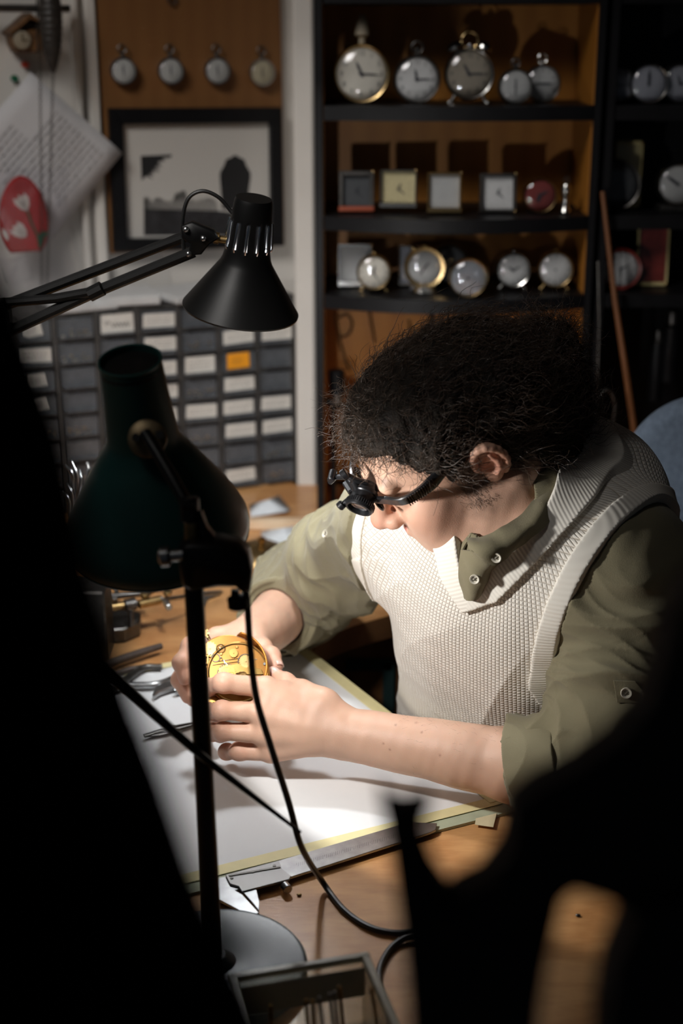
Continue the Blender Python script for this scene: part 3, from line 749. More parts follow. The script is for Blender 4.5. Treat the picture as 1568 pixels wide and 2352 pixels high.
# rolled cuffs as thick bands of cloth
for nm, P_, ax, f, r in (('cuff', PL_, tiltL, FOREL, .0500), ('cuff', PR_, tiltR, FORER, .0500)):
    S = SDF(0.05); S.add(cap(P_ - ax * .060, P_ - ax * .004, r + .0035, r + .003), .005)
    def cp(p, d, P_=P_, ax=ax, r=r):
        pl = (p - P_) @ ax; t, a, rr = seg_uv(p, P_ - ax * .1, P_)
        d = d - .0025 * np.sin(2 * a + 1) - .0022 * (ridge(t * 60 + 2 * np.sin(a * 2)) - .3) - 0.0010 * wav(p, 70, 7) - .0018 * wav(p, 30, 3)
        d = np.maximum(d, pl); d = np.maximum(d, -(pl + .052 + .004 * wav(p, 25, 2)))
        return np.maximum(d, -(rr - (r - .0045)))
    S.post.append(cp); lo = P_ - .12; v, q = surface_nets(S, lo, P_ + .12, 0.0016 if not FASTMESH else 0.003)
    mesh_obj(nm, v, q, shirt_m, shirt, 180)

# ---- vest ---------------------------------------------------------------
VEST = SDF(0.06); torso(VEST, 0.0125)
def vest_post(p, d):
    w = wav(p, 12, 9)
    q = TLc(p); g = np.clip((-q[:, 2] - .02) / .1, 0, 1)
    d = d - .0035 * w - .0035 * ridge(q[:, 0] * 38 - q[:, 2] * 17 + w * 1.2) * g - .0010 * wav(p, 60, 4)
    return np.maximum(np.maximum(d, .004 - v_open(p)), .004 - arm_open(p))
VEST.post.append(vest_post)
vv, vq = surface_nets(VEST, [-.14, 1.15, .50], [.52, 1.95, 1.20], 0.002 if not FASTMESH else 0.004, slack=1.6)
def knit_mat():
    m = mat('cream_knit', (0.80, 0.75, 0.67), rough=0.9, spec=0.15); nt = m.node_tree; b = nt.nodes['Principled BSDF']
    b.inputs['Sheen Weight'].default_value = 0.2
    uv = nt.nodes.new('ShaderNodeUVMap'); sp = nt.nodes.new('ShaderNodeSeparateXYZ'); nt.links.new(uv.outputs[0], sp.inputs[0])
    def M_(op, a, b2=None):
        n = nt.nodes.new('ShaderNodeMath'); n.operation = op
        for i, x in enumerate((a, b2)):
            if x is None: continue
            if isinstance(x, (int, float)): n.inputs[i].default_value = x
            else: nt.links.new(x, n.inputs[i])
        return n.outputs[0]
    k = 2 * math.pi / 0.0046
    s1 = M_('ABSOLUTE', M_('SINE', M_('MULTIPLY', sp.outputs[0], k * .5))); s2 = M_('ABSOLUTE', M_('SINE', M_('MULTIPLY', sp.outputs[1], k * .5)))
    h = M_('MINIMUM', s1, s2)
    h2 = M_('POWER', h, 0.55)
    bp = nt.nodes.new('ShaderNodeBump'); bp.inputs['Strength'].default_value = 0.75; bp.inputs['Distance'].default_value = 0.0016
    nt.links.new(h2, bp.inputs['Height']); nt.links.new(bp.outputs[0], b.inputs['Normal'])
    cr = nt.nodes.new('ShaderNodeValToRGB'); cr.color_ramp.elements[0].color = (0.60, 0.51, 0.40, 1); cr.color_ramp.elements[1].color = (0.86, 0.82, 0.75, 1)  # stitch hollows darker: crevice shade painted into the knit colour
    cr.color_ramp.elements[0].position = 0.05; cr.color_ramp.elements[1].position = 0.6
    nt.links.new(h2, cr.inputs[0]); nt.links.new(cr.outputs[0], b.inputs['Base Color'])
    return m
def rib_mat():
    m = mat('cream_rib', (0.86, 0.82, 0.74), rough=0.9, spec=0.15); nt = m.node_tree; b = nt.nodes['Principled BSDF']
    uv = nt.nodes.new('ShaderNodeUVMap'); wv = nt.nodes.new('ShaderNodeTexWave'); wv.inputs['Scale'].default_value = 90; wv.bands_direction = 'X'
    nt.links.new(uv.outputs[0], wv.inputs['Vector'])
    bp = nt.nodes.new('ShaderNodeBump'); bp.inputs['Strength'].default_value = 0.35; bp.inputs['Distance'].default_value = 0.0007
    nt.links.new(wv.outputs['Fac'], bp.inputs['Height']); nt.links.new(bp.outputs[0], b.inputs['Normal']); return m
km = knit_mat(); rm_ = rib_mat()
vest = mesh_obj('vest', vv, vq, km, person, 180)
def tuv(v):
    q = TLc(v); l, f, u = q[:, 0], q[:, 1] + .10, q[:, 2]
    return np.stack([np.arctan2(l, f + .0) * .118, u], 1)
set_uv(vest, tuv(vv))
for nm, of, wd, up in (('neck_band', v_open, .030, .0200), ('arm_band', arm_open, .020, .0160)):
    S = SDF(0.06); torso(S, up)
    def pp(p, d, of=of, wd=wd):
        w = wav(p, 12, 9); q = TLc(p); g = np.clip((-q[:, 2] - .02) / .1, 0, 1)
        d = d - .0035 * w - .0035 * ridge(q[:, 0] * 38 - q[:, 2] * 17 + w * 1.2) * g - .0010 * wav(p, 60, 4); o = of(p)
        if of is v_open: d = np.maximum(d, .002 - arm_open(p))
        else: d = np.maximum(d, .012 - v_open(p))
        base_ = np.maximum(d, np.maximum(-o, o - wd) + .0)
        return np.maximum(base_, -(d + .010))
    S.post.append(pp); v, q = surface_nets(S, [-.14, 1.15, .50], [.52, 1.95, 1.20], 0.002 if not FASTMESH else 0.004, slack=1.8)
    o = mesh_obj(nm, v, q, rm_, vest, 180); t = TLc(v); set_uv(o, np.stack([(t[:, 2] * .7 + .085 * np.arctan2(np.abs(t[:, 0]), t[:, 1] + .17)) if nm == 'neck_band' else t[:, 2] * .9 + t[:, 1] * .4, t[:, 0]], 1))

# ---- shirt collar, placket and buttons
def px3(px, py, y): return at_y(px, py, y)
def sheet(name, P, m, parent, th=.0018, nu=28, nv=14, wr=.0008):
    """smooth cloth sheet through a grid of control points"""
    P = np.array(P, float); A = np.array([spline(r, nv) for r in P]); B = np.array([spline(A[:, j], nu) for j in range(nv)])
    G = B.transpose(1, 0, 2); dU = np.gradient(G, axis=0); dV = np.gradient(G, axis=1); N = np.cross(dU, dV); N /= np.linalg.norm(N, axis=2)[..., None] + 1e-9
    G = G + N * (wr * wav(G.reshape(-1, 3), 70, 2) + wr * .8 * wav(G.reshape(-1, 3), 130, 3)).reshape(nu, nv, 1)
    a = (G + N * th / 2).reshape(-1, 3); b = (G - N * th / 2).reshape(-1, 3); n = nu * nv
    f = []
    for i in range(nu - 1):
        for j in range(nv - 1):
            q = (i * nv + j, i * nv + j + 1, (i + 1) * nv + j + 1, (i + 1) * nv + j); f.append(q); f.append(tuple(n + k for k in reversed(q)))
    for i in range(nu - 1):
        for j in (0, nv - 1): f.append((i * nv + j, (i + 1) * nv + j, n + (i + 1) * nv + j, n + i * nv + j))
    for j in range(nv - 1):
        for i in (0, nu - 1): f.append((i * nv + j, i * nv + j + 1, n + i * nv + j + 1, n + i * nv + j))
    return mesh_obj(name, np.vstack([a, b]), f, m, parent, 60)
# near collar leaf: rows run from the fold line (against the neck) to the outer edge
sheet('collar', [
    [px3(1318, 1018, 1.462), px3(1330, 1036, 1.458), px3(1340, 1062, 1.455)],
    [px3(1262, 1090, 1.395), px3(1282, 1103, 1.385), px3(1302, 1128, 1.382)],
    [px3(1212, 1165, 1.355), px3(1236, 1183, 1.340), px3(1252, 1208, 1.338)],
    [px3(1150, 1212, 1.335), px3(1170, 1243, 1.322), px3(1174, 1268, 1.327)],
    [px3(1102, 1234, 1.335), px3(1112, 1262, 1.318), px3(1134, 1298, 1.320)],
    [px3(1072, 1238, 1.342), px3(1074, 1252, 1.330), px3(1080, 1268, 1.322)]], shirt_m, shirt, wr=.0014)
sheet('collar', [
    [px3(1085, 1225, 1.375), px3(1062, 1262, 1.372), px3(1052, 1290, 1.372)],
    [px3(1050, 1215, 1.40), px3(1035, 1245, 1.40), px3(1020, 1275, 1.40)],
    [px3(1010, 1200, 1.44), px3(1000, 1225, 1.44), px3(990, 1250, 1.44)]], shirt_m, shirt)
sheet('placket', [
    [px3(1060, 1262, 1.350), px3(1095, 1268, 1.328), px3(1135, 1280, 1.322), px3(1178, 1262, 1.336)],
    [px3(1055, 1310, 1.358), px3(1085, 1318, 1.338), px3(1115, 1325, 1.336), px3(1128, 1312, 1.352)],
    [px3(1066, 1375, 1.368), px3(1080, 1378, 1.352), px3(1095, 1375, 1.352), px3(1098, 1368, 1.366)]], shirt_m, shirt, wr=.0016)
btn_m = mat('button_pearl', (0.60, 0.56, 0.47), rough=0.45, noise=.08, nscale=200)
dark_m = mat('thread_dark', (0.12, 0.10, 0.07), rough=0.8)
def button(c, n, r=.0052):
    b = MB(); b.lathe([(r * .2, .0006), (r * .55, .0004), (r * .62, .0014), (r * .9, .0022), (r, .0012), (r * .9, -.0004), (0.0001, -.0005)], c, n, 24, capa=True)
    u, v, w = basis(n); o = b.build('button', btn_m, shirt)
    h = MB()
    for s1, s2 in ((1, 1), (1, -1), (-1, 1), (-1, -1)): h.cyl(c + (u * s1 + v * s2) * r * .22 + w * .0002, c + (u * s1 + v * s2) * r * .22 + w * .0011, r * .13, n=8)
    h.tube([c + (u + v) * r * .25 + w * .0012, c - (u + v) * r * .25 + w * .0012], r * .07, 6); h.build('thread', dark_m, o)
to_cam = lambda c: nrm(_C - c)
button(at_y(1140, 1281, 1.3175), nrm(to_cam(at_y(1140, 1281, 1.31)) + TF * .5)); button(at_y(1090, 1330, 1.334), nrm(to_cam(at_y(1090, 1330, 1.33)) + TF * .5))
def hit(px, py, S, y0=1.05, y1=1.9):
    """first surface point along the ray through a pixel"""
    r = ray(px, py); t = np.linspace(y0 / r[1], y1 / r[1], 900); P = _C + t[:, None] * r; d = S(P); k = np.nonzero(d < 0.0)[0]
    return P[k[0]] if len(k) else P[-1]
def gradn(S, p): return nrm([S((p + 2e-3 * ax)[None])[0] - S((p - 2e-3 * ax)[None])[0] for ax in np.eye(3)])
bc = hit(1437, 1588, SHIRT); bn = nrm(gradn(SHIRT, bc) + to_cam(bc) * .8)
tab = []
for x, y in ((1408, 1562), (1458, 1564), (1480, 1590), (1474, 1612), (1416, 1612)):
    q = hit(x, y, SHIRT); q = q - bn * ((q - bc) @ bn) * .7; tab.append(q + bn * .0035)
mb = MB(); mb.prism(tab, bn * .0016, .0004); mb.build('sleeve_tab', shirt_m, shirt)
button(bc + bn * .0062, bn, .0056)
bc = hit(748, 1228, SHIRT); button(bc + np.array([0, 0, .001]), nrm(gradn(SHIRT, bc) + np.array([0, -.2, .4])), .0052)

# nails
nail_m = mat('nail', (0.66, 0.42, 0.35), rough=0.25, coat=.3)
def nail(j, r, out, w=.0062, l=.0075, parent=person):
    a = nrm(j[3] - j[2]); out = nrm(out - a * (out @ a)); s = np.cross(a, out); c = j[3] + a * r * .15 + out * (r * .80)
    mb = MB(); G = []
    for i in range(7):
        u = -1 + 2 * i / 6
        G.append([c + a * l * (v) * (1 - .12 * u * u) + s * w * u * math.sqrt(max(0, 1 - .25 * v * v)) + out * (.0016 - .0030 * u * u - .0012 * v * v) for v in np.linspace(-1, 1, 6)])
    mb.grid(G); o = mb.build('nail', nail_m, parent); md = o.modifiers.new('t', 'SOLIDIFY'); md.thickness = .0006
nail(LH['thumb'], .0086, np.array([-.1, -.5, .9])); nail(RH['thumb'], .0086, np.array([.55, -.8, .2]))
# ---------------------------------------------------------------- hair: a scalp mass with curls grown on it
random.seed(4); rr = np.random.RandomState(11)
HAIR = SDF(0.05)
HAIR.add(hell((-.018, 0, .036), (.096, .079, .074)), 0.02)
HAIR.add(hell((.034, 0, .058), (.057, .066, .037)), 0.02)
HAIR.add(hell((-.055, 0, .005), (.056, .074, .062)), 0.03)
HAIR.add(hell((-.060, 0, -.040), (.046, .060, .040)), 0.03)
for s in (1, -1): HAIR.add(hell((.012, s * .066, .034), (.034, .020, .030)), 0.02)
BUN = at_y(1248, 806, 1.47)
HAIR.add(ell(BUN, (.035, .04, .034)), 0.008); HAIR.add(ell(BUN + np.array([.012, 0, -.045]), (.038, .045, .045)), 0.02)
HAIR.add(ell(at_y(1235, 960, 1.46), (.040, .045, .045)), 0.03)
hmask = SDF(0.05)
def hair_cut(p, d):
    q = (p - HO) @ HM; x, y, z = q[:, 0], q[:, 1], q[:, 2]; ay = np.abs(y)
    # face side: the hairline runs from the forehead down past the temple to the front of the ear
    line = np.where(ay < .052, .060 + .10 * np.clip(ay - .03, 0, 1),   .0622 - 1.9 * (ay - .052))
    face = (x - .030) * .8; low = line - z
    c1 = np.minimum(face, low)                                       # in front and below the line: no hair
    ear = .030 - np.linalg.norm((q - np.array([.002, .085, .0])) * np.array([1.25, .6, 1]), axis=1)
    ear2 = .030 - np.linalg.norm((q - np.array([.002, -.085, .0])) * np.array([1.25, .6, 1]), axis=1)
    lowcut = np.minimum(-.028 - .9 * np.clip(x + .03, -.1, .05) - z, x + .060)
    d = d - .0025 * wav(p, 75, 1) - .0025 * wav(p, 150, 2) - .0012 * wav(p, 320, 3)
    d = np.maximum(d, c1 * .8); d = np.maximum(d, ear); d = np.maximum(d, ear2); return np.maximum(d, lowcut * .8)
HAIR.post.append(hair_cut)
hv, hq = surface_nets(HAIR, [-.06, 1.26, .90], [.40, 1.62, 1.36], 0.003, slack=1.8)
def hair_mat():
    m = mat('hair_dark', (0.012, 0.008, 0.005), rough=0.7, noise=.5, nscale=60, spec=0.25, bump=.8, bscale=500); return m
hm_ = hair_mat()
hair = mesh_obj('hair', hv, hq, hm_, person, 180)
# strands
fn = np.cross(hv[hq[:, 2]] - hv[hq[:, 0]], hv[hq[:, 3]] - hv[hq[:, 1]]); ar = np.linalg.norm(fn, axis=1); ctr = hv[hq].mean(1); fn /= ar[:, None] + 1e-12
e = 1e-3; g0 = np.stack([HAIR(ctr + e * np.eye(3)[i]) - HAIR(ctr - e * np.eye(3)[i]) for i in range(3)], 1); fn = g0 / (np.linalg.norm(g0, axis=1)[:, None] + 1e-9)
NS = 10500; ids = rr.choice(len(ctr), NS, p=ar / ar.sum())
SV = []; SF = []; cnt = 0; K = 12
for i in ids:
    p0 = ctr[i] - fn[i] * .004; n = fn[i]; q = (p0 - HO) @ HM
    if (q[0] > .055 and q[2] < .04): continue
    back = -HM[:, 0] * 1.0 + HM[:, 2] * (.15 if q[0] > 0 else -.3)
    bun = np.linalg.norm(p0 - BUN) < .075
    if bun: back = rr.normal(size=3)
    fr = np.clip((q[0] - .02) / .06, 0, 1)                          # front: short wisps that stand forward
    flow = back * (1 - fr) + (HM[:, 0] * .5 + HM[:, 2] * -.5 + rr.normal(size=3) * .5) * fr + rr.normal(size=3) * .35
    flow = flow - n * (flow @ n) * .85; flow = nrm(flow); side = np.cross(n, flow)
    L = rr.uniform(.028, .058) * (.62 if bun else 1) * (1 - .25 * fr); R_ = rr.uniform(.0020, .0052) * (1 - .35 * fr); turns = rr.uniform(.7, 2.3); ph = rr.uniform(0, 6.28)
    lift = rr.uniform(.000, .005) + (.004 if bun else 0) + .004 * fr
    if rr.rand() < .05: lift += .007; R_ *= .7
    t = np.linspace(0, 1, K)[:, None]; a = ph + turns * 2 * math.pi * t
    P = p0 + flow * L * t + n * (lift * np.sin(t * 2.2) + R_ * np.sin(a) * np.minimum(1, t * 3)) + side * R_ * np.cos(a) * np.minimum(1, t * 3)
    # follow the curved head
    P = P - n * (L * t) ** 2 * 5.0
    rad = rr.uniform(.00020, .00048) * (1 - .6 * t[:, 0])
    T = np.gradient(P, axis=0); T /= np.linalg.norm(T, axis=1)[:, None]; u = np.cross(T, n); u /= np.linalg.norm(u, axis=1)[:, None] + 1e-9; v = np.cross(T, u)
    for k in range(3):
        an = k * 2.0944; SV.append(P + (u * math.cos(an) + v * math.sin(an)) * rad[:, None])
    b0 = cnt; j = np.arange(K - 1)
    for k in range(3):
        k2 = (k + 1) % 3; SF.append(np.stack([b0 + k * K + j, b0 + k * K + j + 1, b0 + k2 * K + j + 1, b0 + k2 * K + j], 1))
    cnt += 3 * K
# thin hairs along the front hairline, the sideburn and the neck
def wisp(p0, d, L, R_, n, K=13, rad=.00022):
    global cnt
    t = np.linspace(0, 1, K)[:, None]; ph = rr.uniform(0, 6.28); a = ph + rr.uniform(.4, 1.4) * 6.28 * t; d = nrm(d); s_ = nrm(np.cross(d, n)); up = np.cross(s_, d)
    P = p0 + d * L * t + s_ * R_ * (np.cos(a) - math.cos(ph)) + up * R_ * (np.sin(a) - math.sin(ph))
    T = np.gradient(P, axis=0); T /= np.linalg.norm(T, axis=1)[:, None]; u = np.cross(T, n); u /= np.linalg.norm(u, axis=1)[:, None] + 1e-9; v = np.cross(T, u); rd = rad * (1 - .7 * t)
    for k in range(3): SV.append(P + (u * math.cos(k * 2.0944) + v * math.sin(k * 2.0944)) * rd)
    j = np.arange(K - 1)
    for k in range(3):
        k2 = (k + 1) % 3; SF.append(np.stack([cnt + k * K + j, cnt + k * K + j + 1, cnt + k2 * K + j + 1, cnt + k2 * K + j], 1))
    cnt += 3 * K
def on_skin(P):
    P = np.array(P)
    for _ in range(3):
        d = BODY(P); g = np.stack([BODY(P + 1e-3 * ax) - d for ax in np.eye(3)], 1); g /= np.linalg.norm(g, axis=1)[:, None] + 1e-9; P = P - g * d[:, None]
    return P, g
Q = []
for i in range(170):                                                 # front fringe
    y = rr.uniform(-.055, .070); z = .064 + rr.normal() * .005 - max(0, abs(y) - .045) * 1.5; Q.append(H(.085 - 3.5 * max(0, abs(y) - .02) ** 1.5, y, z))
for p, g in zip(*on_skin(Q)): wisp(p - g * .001, HM[:, 0] * .3 - HM[:, 2] * rr.uniform(-.9, .7) + HM[:, 1] * rr.normal() * .7 + g * .6, rr.uniform(.006, .014), rr.uniform(.001, .003), g, K=9, rad=.00013)
for p, g in zip(*on_skin([H(.014 + rr.normal() * .007, .074, rr.uniform(-.040, .030)) for i in range(800)])): wisp(p - g * .0005, -HM[:, 2] + HM[:, 0] * rr.normal() * .5 + g * .35, rr.uniform(.005, .011), .001, g, K=8, rad=.00019)
for p, g in zip(*on_skin([H(-.075 + rr.normal() * .008, .05, rr.uniform(-.060, -.02)) for i in range(200)])): wisp(p, -HM[:, 2] * .8 - HM[:, 0] * .5 + g * .4, rr.uniform(.010, .026), .002, g)
for i in range(160):                                                 # fluffy halo in front of the forehead curls
    p = H(rr.uniform(.055, .085), rr.uniform(-.06, .05), rr.uniform(.070, .095)); wisp(p, HM[:, 0] * .8 + HM[:, 2] * rr.uniform(-.3, .8) + rr.normal(size=3) * .5, rr.uniform(.012, .030), rr.uniform(.001, .004), HM[:, 2], rad=.00016)
for i in range(420):                                                 # ringlets of the knot
    n = nrm(rr.normal(size=3) + np.array([0, -.3, .5])); wisp(BUN + n * .040, n * .5 + rr.normal(size=3) * .8, rr.uniform(.018, .038), rr.uniform(.003, .006), nrm(rr.normal(size=3)), K=18, rad=.0003)
strand_m = mat('hair_strand', (0.062, 0.038, 0.025), rough=0.34, spec=0.7)
curls = mesh_obj('curls', np.concatenate(SV), np.concatenate(SF), strand_m, hair, 180); curls['kind'] = 'stuff'
# arm hair on the near forearm is too fine to build singly: a sparse fringe along its upper edge
SV = []; SF = []; cnt = 0
fdir = nrm(ELL - WRL)
T_ = rr.uniform(.18, .85, 220)
for p, g in zip(*on_skin([WRL * (1 - t) + ELL * t + np.array([0, .3 + rr.normal() * .5, .7 + rr.normal() * .5]) * .04 for t in T_])): wisp(p, fdir * .9 * rr.choice([-1, 1]) + g * .45, rr.uniform(.004, .009), .0006, g, K=6, rad=.00006)
ah = mesh_obj('arm_hair', np.concatenate(SV), np.concatenate(SF), strand_m, person, 180); ah['kind'] = 'stuff'

# ---------------------------------------------------------------- magnifier glasses (worn: a thing of its own)
gl_m = mat('gloss_black_plastic', (0.008, 0.008, 0.009), rough=0.22, spec=0.6, coat=.4)
gm_m = mat('satin_black_metal', (0.02, 0.02, 0.022), rough=0.35, metal=0.6)
lens_m = clear('lens_glass', (.85, .9, .95), fac=.12)
glasses = thing('magnifier_glasses', 'black magnifier glasses with a flip-down loupe worn by the person', 'glasses', tuple(H(.09, 0, .01)))
def ribbon(path, w, th, up, name, m, parent, bev=.0008):
    """flat bar swept along a path: half widths w, half thickness th"""
    P = spline(path, 34); T = np.gradient(P, axis=0); T /= np.linalg.norm(T, axis=1)[:, None]; w_ = np.interp(np.linspace(0, 1, len(P)), np.linspace(0, 1, len(w)), w)
    V = []
    for i in range(len(P)):
        s_ = nrm(np.cross(T[i], up)); u = np.cross(s_, T[i])
        for a, b in ((-1, -.6), (-.8, -1), (.8, -1), (1, -.6), (1, .6), (.8, 1), (-.8, 1), (-1, .6)): V.append(P[i] + u * w_[i] * a + s_ * th * b)
    n = len(P); f = [(i * 8 + j, i * 8 + (j + 1) % 8, (i + 1) * 8 + (j + 1) % 8, (i + 1) * 8 + j) for i in range(n - 1) for j in range(8)] + [tuple(range(8)), tuple((n - 1) * 8 + j for j in range(8))]
    mb = MB(); mb.add(V, f); return mb.build(name, m, parent)
for s in (1, -1):
    t = ribbon([H(.010, s * .079, .036), H(.033, s * .078, .028), H(.054, s * .0755, .021), H(.078, s * .067, .017), H(.092, s * .050, .016)], [.0025, .0058, .0075, .0060, .0050, .0050], .0022, HM[:, 2], 'temple', gl_m, glasses)
    mb = MB()
    for k in range(13):
        x = .044 + k * .0026; yv = .0772 - max(0, (x - .055)) * .36; c = H(x, s * (yv + .0018), .0245 - (x - .044) * .26); mb.box(c, [.0006, .0012, .0052], HM)
    mb.build('grip_ribs', gl_m, t)
frm = ribbon([H(.090, .052, .016), H(.102, .034, .014), H(.107, .018, .015), H(.106, 0, .019), H(.107, -.018, .015), H(.102, -.034, .014), H(.090, -.052, .016)], [.0050, .0045, .0040, .0045, .0040, .0045, .0050], .0020, HM[:, 2], 'frame', gl_m, glasses)
for s in (1, -1):
    mb = MB(); mb.sphere(H(.101, s * .030, .0035), [.0035, .0125, .0068], 20, 12, HM); mb.cyl(H(.102, s * .030, .013), H(.101, s * .030, .005), .002); mb.build('tinted_pad', gl_m, glasses)
mb = MB(); mb.box(H(.113, .004, .021), [.008, .010, .0045], HM, bev=.0015); mb.cyl(H(.113, -.014, .024), H(.113, .020, .024), .0036, n=16); mb.cyl(H(.111, .020, .021), H(.113, .027, .021), .0050, n=16, bev=.001); mb.build('hinge', gm_m, glasses)
mb = MB(); mb.tube([H(.115, -.014, .023), H(.123, -.022, .024), H(.131, -.028, .018)], .0030, 10); mb.cyl(H(.121, -.030, .026), H(.129, -.018, .026), .0042, n=14, bev=.001); mb.build('bracket', gm_m, glasses)
LA = at_y(838, 1132, 1.375); LB = at_y(822, 1172, 1.362); ld = nrm(LB - LA)
LA = LB - ld * .031
mb = MB(); mb.lathe([(r * 1.2, h * 1.2) for r, h in [(.0085, 0), (.0098, .001), (.0098, .006), (.0112, .007), (.0112, .010), (.0104, .011), (.0104, .017), (.0124, .018), (.0124, .0235), (.0116, .025), (.0098, .025), (.0094, .021), (.0001, .0205)]], LA, ld, 36)
bar = mb.build('loupe_barrel', gm_m, glasses)
mb = MB(); ub, vb, wb = basis(ld)
for k in range(40):
    a = k * math.pi / 20; mb.box(LA + ld * .0249 + (ub * math.cos(a) + vb * math.sin(a)) * .0150, [.0004, .0004, .0022], np.stack([ub, vb, ld], 1))
mb.build('knurling', gm_m, bar)
mb = MB(); mb.lathe([(.0110, 0), (.0080, .0012), (.005, .002), (.0001, .0024)], LB - ld * .0045, ld, 28); mb.build('lens', lens_m, bar)
mb = MB(); e0 = at_y(800, 1118, 1.37); mb.tube(spline([at_y(842, 1110, 1.372), at_y(815, 1102, 1.37), at_y(794, 1090, 1.372)], 12), .0034, 10); mb.cyl(at_y(797, 1085, 1.37), at_y(785, 1094, 1.37), .0058, n=16, bev=.001); mb.cyl(at_y(806, 1142, 1.37), at_y(784, 1162, 1.37), .0030, n=12); mb.cyl(at_y(788, 1156, 1.37), at_y(778, 1166, 1.37), .0048, n=14, bev=.001)
mb.cyl(at_y(812, 1102, 1.372), at_y(828, 1140, 1.372), .0050, n=14, bev=.001); mb.cyl(at_y(830, 1112, 1.372), at_y(852, 1140, 1.378), .0042, n=14, bev=.001); mb.tube([at_y(848, 1128, 1.375), H(.113, -.012, .021)], .0036, 10); mb.build('loupe_arm', gm_m, glasses)
# ---------------------------------------------------------------- lamps
blk_gloss = mat('black_enamel', (0.004, 0.004, 0.004), rough=0.42, spec=0.3)
green_en = mat('green_enamel', (0.006, 0.036, 0.032), rough=0.40, spec=0.4, noise=.12, nscale=20)
white_in = mat('lamp_white', (0.80, 0.80, 0.78), rough=0.5)
brass_m = mat('aged_brass', (0.34, 0.23, 0.10), rough=0.38, metal=1.0, noise=.35, nscale=60)
brass_b = mat('bright_brass', (0.36, 0.22, 0.07), rough=0.3, metal=1.0, noise=.15, nscale=40)
steel_m = mat('steel', (0.34, 0.345, 0.35), rough=0.32, metal=1.0, noise=.15, nscale=80)
dsteel = mat('dark_steel', (0.09, 0.085, 0.08), rough=0.38, metal=.9, noise=.3, nscale=60)
bulb_g = mat('bulb_warm', (0.9, 0.9, 0.9), emit=((1.0, 0.87, 0.72), 2.0))
bulb_b = mat('bulb_cool', (0.9, 0.9, 0.9), emit=((0.93, 0.96, 1.0), BLACK_L))
# green lamp
gT = at_y(298, 828, 1.17); gB = at_y(366, 1228, 1.225); gd = nrm(gB - gT); gL = np.linalg.norm(gB - gT)
gprof = [(.0265, 0), (.0285, .20), (.0315, .40), (.0335, .45), (.040, .50), (.052, .61), (.066, .74), (.078, .86), (.083, .93), (.0835, .97), (.0815, 1.0)]
pole = at_y(440, 1340, 1.09); bc0 = at_z(492, 2222, DESK + .01)
gl = thing('desk_lamp', 'dark green desk lamp, its bell-shaped shade turned away on a thin black pole', 'lamp', (pole[0], pole[1], DESK))
mb = MB(); mb.lathe([(r, t * gL) for r, t in gprof] + [(r - .0012, t * gL) for r, t in gprof[::-1]], gT, gd, 64, capa=False, capb=False); sh = mb.build('lamp_shade', green_en, gl, 40)
mb = MB(); mb.lathe([(r - .0016, t * gL) for r, t in gprof[1:]], gT, gd, 64, capa=False, capb=False); mb.build('shade_lining', white_in, sh, 60)
mb = MB(); mb.torus(gT, gd, .0262, .0012, 48, 6); mb.build('rim_bead', green_en, sh); mb = MB(); mb.torus(gB, gd, .0815, .0012, 64, 6); mb.build('rim_bead', green_en, sh)
mb = MB(); mb.lathe([(.0270, .006), (.0270, .010), (.0001, .010)], gT, gd, 40); mb.build('top_baffle', blk_gloss, gl)
mb = MB(); mb.lathe([(.018, .018), (.020, .022), (.020, .070), (.016, .078), (.016, .082)], gT, gd, 32); mb.build('bulb_socket', blk_gloss, gl)
mb = MB(); mb.sphere(gT + gd * (gL - .075), [.024, .024, .028], 24, 16); mb.build('bulb', bulb_g, gl)
gj = at_y(338, 1008, 1.152); gn = nrm(np.array([.05, -.93, .30]))
mb = MB(); mb.lathe([(.0165, -.004), (.0165, .001), (.014, .003), (.006, .0045), (.0001, .005)], gj, gn, 32); mb.build('swivel_plate', mat('dull_brass', (.16, .12, .07), rough=.5, metal=.9, noise=.4, nscale=80), gl)
mb = MB(); mb.cyl(at_y(312, 1005, 1.146), at_y(312, 1005, 1.138), .0035, n=14); mb.cyl(at_y(366, 998, 1.146), at_y(366, 998, 1.138), .0035, n=14); mb.build('rivet', dsteel, gl)
kn = at_y(434, 1168, 1.092)
mb = MB(); mb.tube(spline([at_y(333, 995, 1.138), at_y(352, 1025, 1.128), at_y(392, 1092, 1.110), kn], 16), .0052, 12); mb.build('arm', blk_gloss, gl)
mb = MB(); mb.cyl(at_y(434, 1142, 1.092), at_y(437, 1198, 1.09), .0082, n=20, bev=.001); mb.cyl(at_y(418, 1160, 1.088), at_y(452, 1163, 1.088), .0055, n=16, bev=.001); mb.build('knuckle', blk_gloss, gl)
mb = MB(); mb.cyl(at_y(440, 1185, 1.09), at_y(441, 1275, 1.09), .0062, n=20); mb.build('brass_stem', brass_m, gl)
mb = MB(); mb.prism([at_y(x, y, 1.085) for x, y in ((462, 1180), (475, 1215), (510, 1258), (470, 1262), (455, 1230))], np.array([0, .012, 0]), bev=.001); mb.build('bracket_plate', blk_gloss, gl)
cp_ = [at_y(x, y, 1.072) for x, y in ((408, 1262), (430, 1250), (500, 1252), (545, 1262), (568, 1282), (578, 1318), (574, 1362), (556, 1366), (540, 1352), (500, 1352), (440, 1362), (418, 1350), (410, 1310))]
mb = MB(); mb.prism(cp_, np.array([0, .034, 0]), bev=.004); mb.build('clamp_block', blk_gloss, gl, 50)
mb = MB(); mb.lathe([(.0055, -.012), (.0085, -.010), (.0085, -.004), (.005, -.002), (.005, .008)], at_y(398, 1276, 1.075), np.array([1., 0, .1]), 20); mb.build('thumb_screw', steel_m, gl)
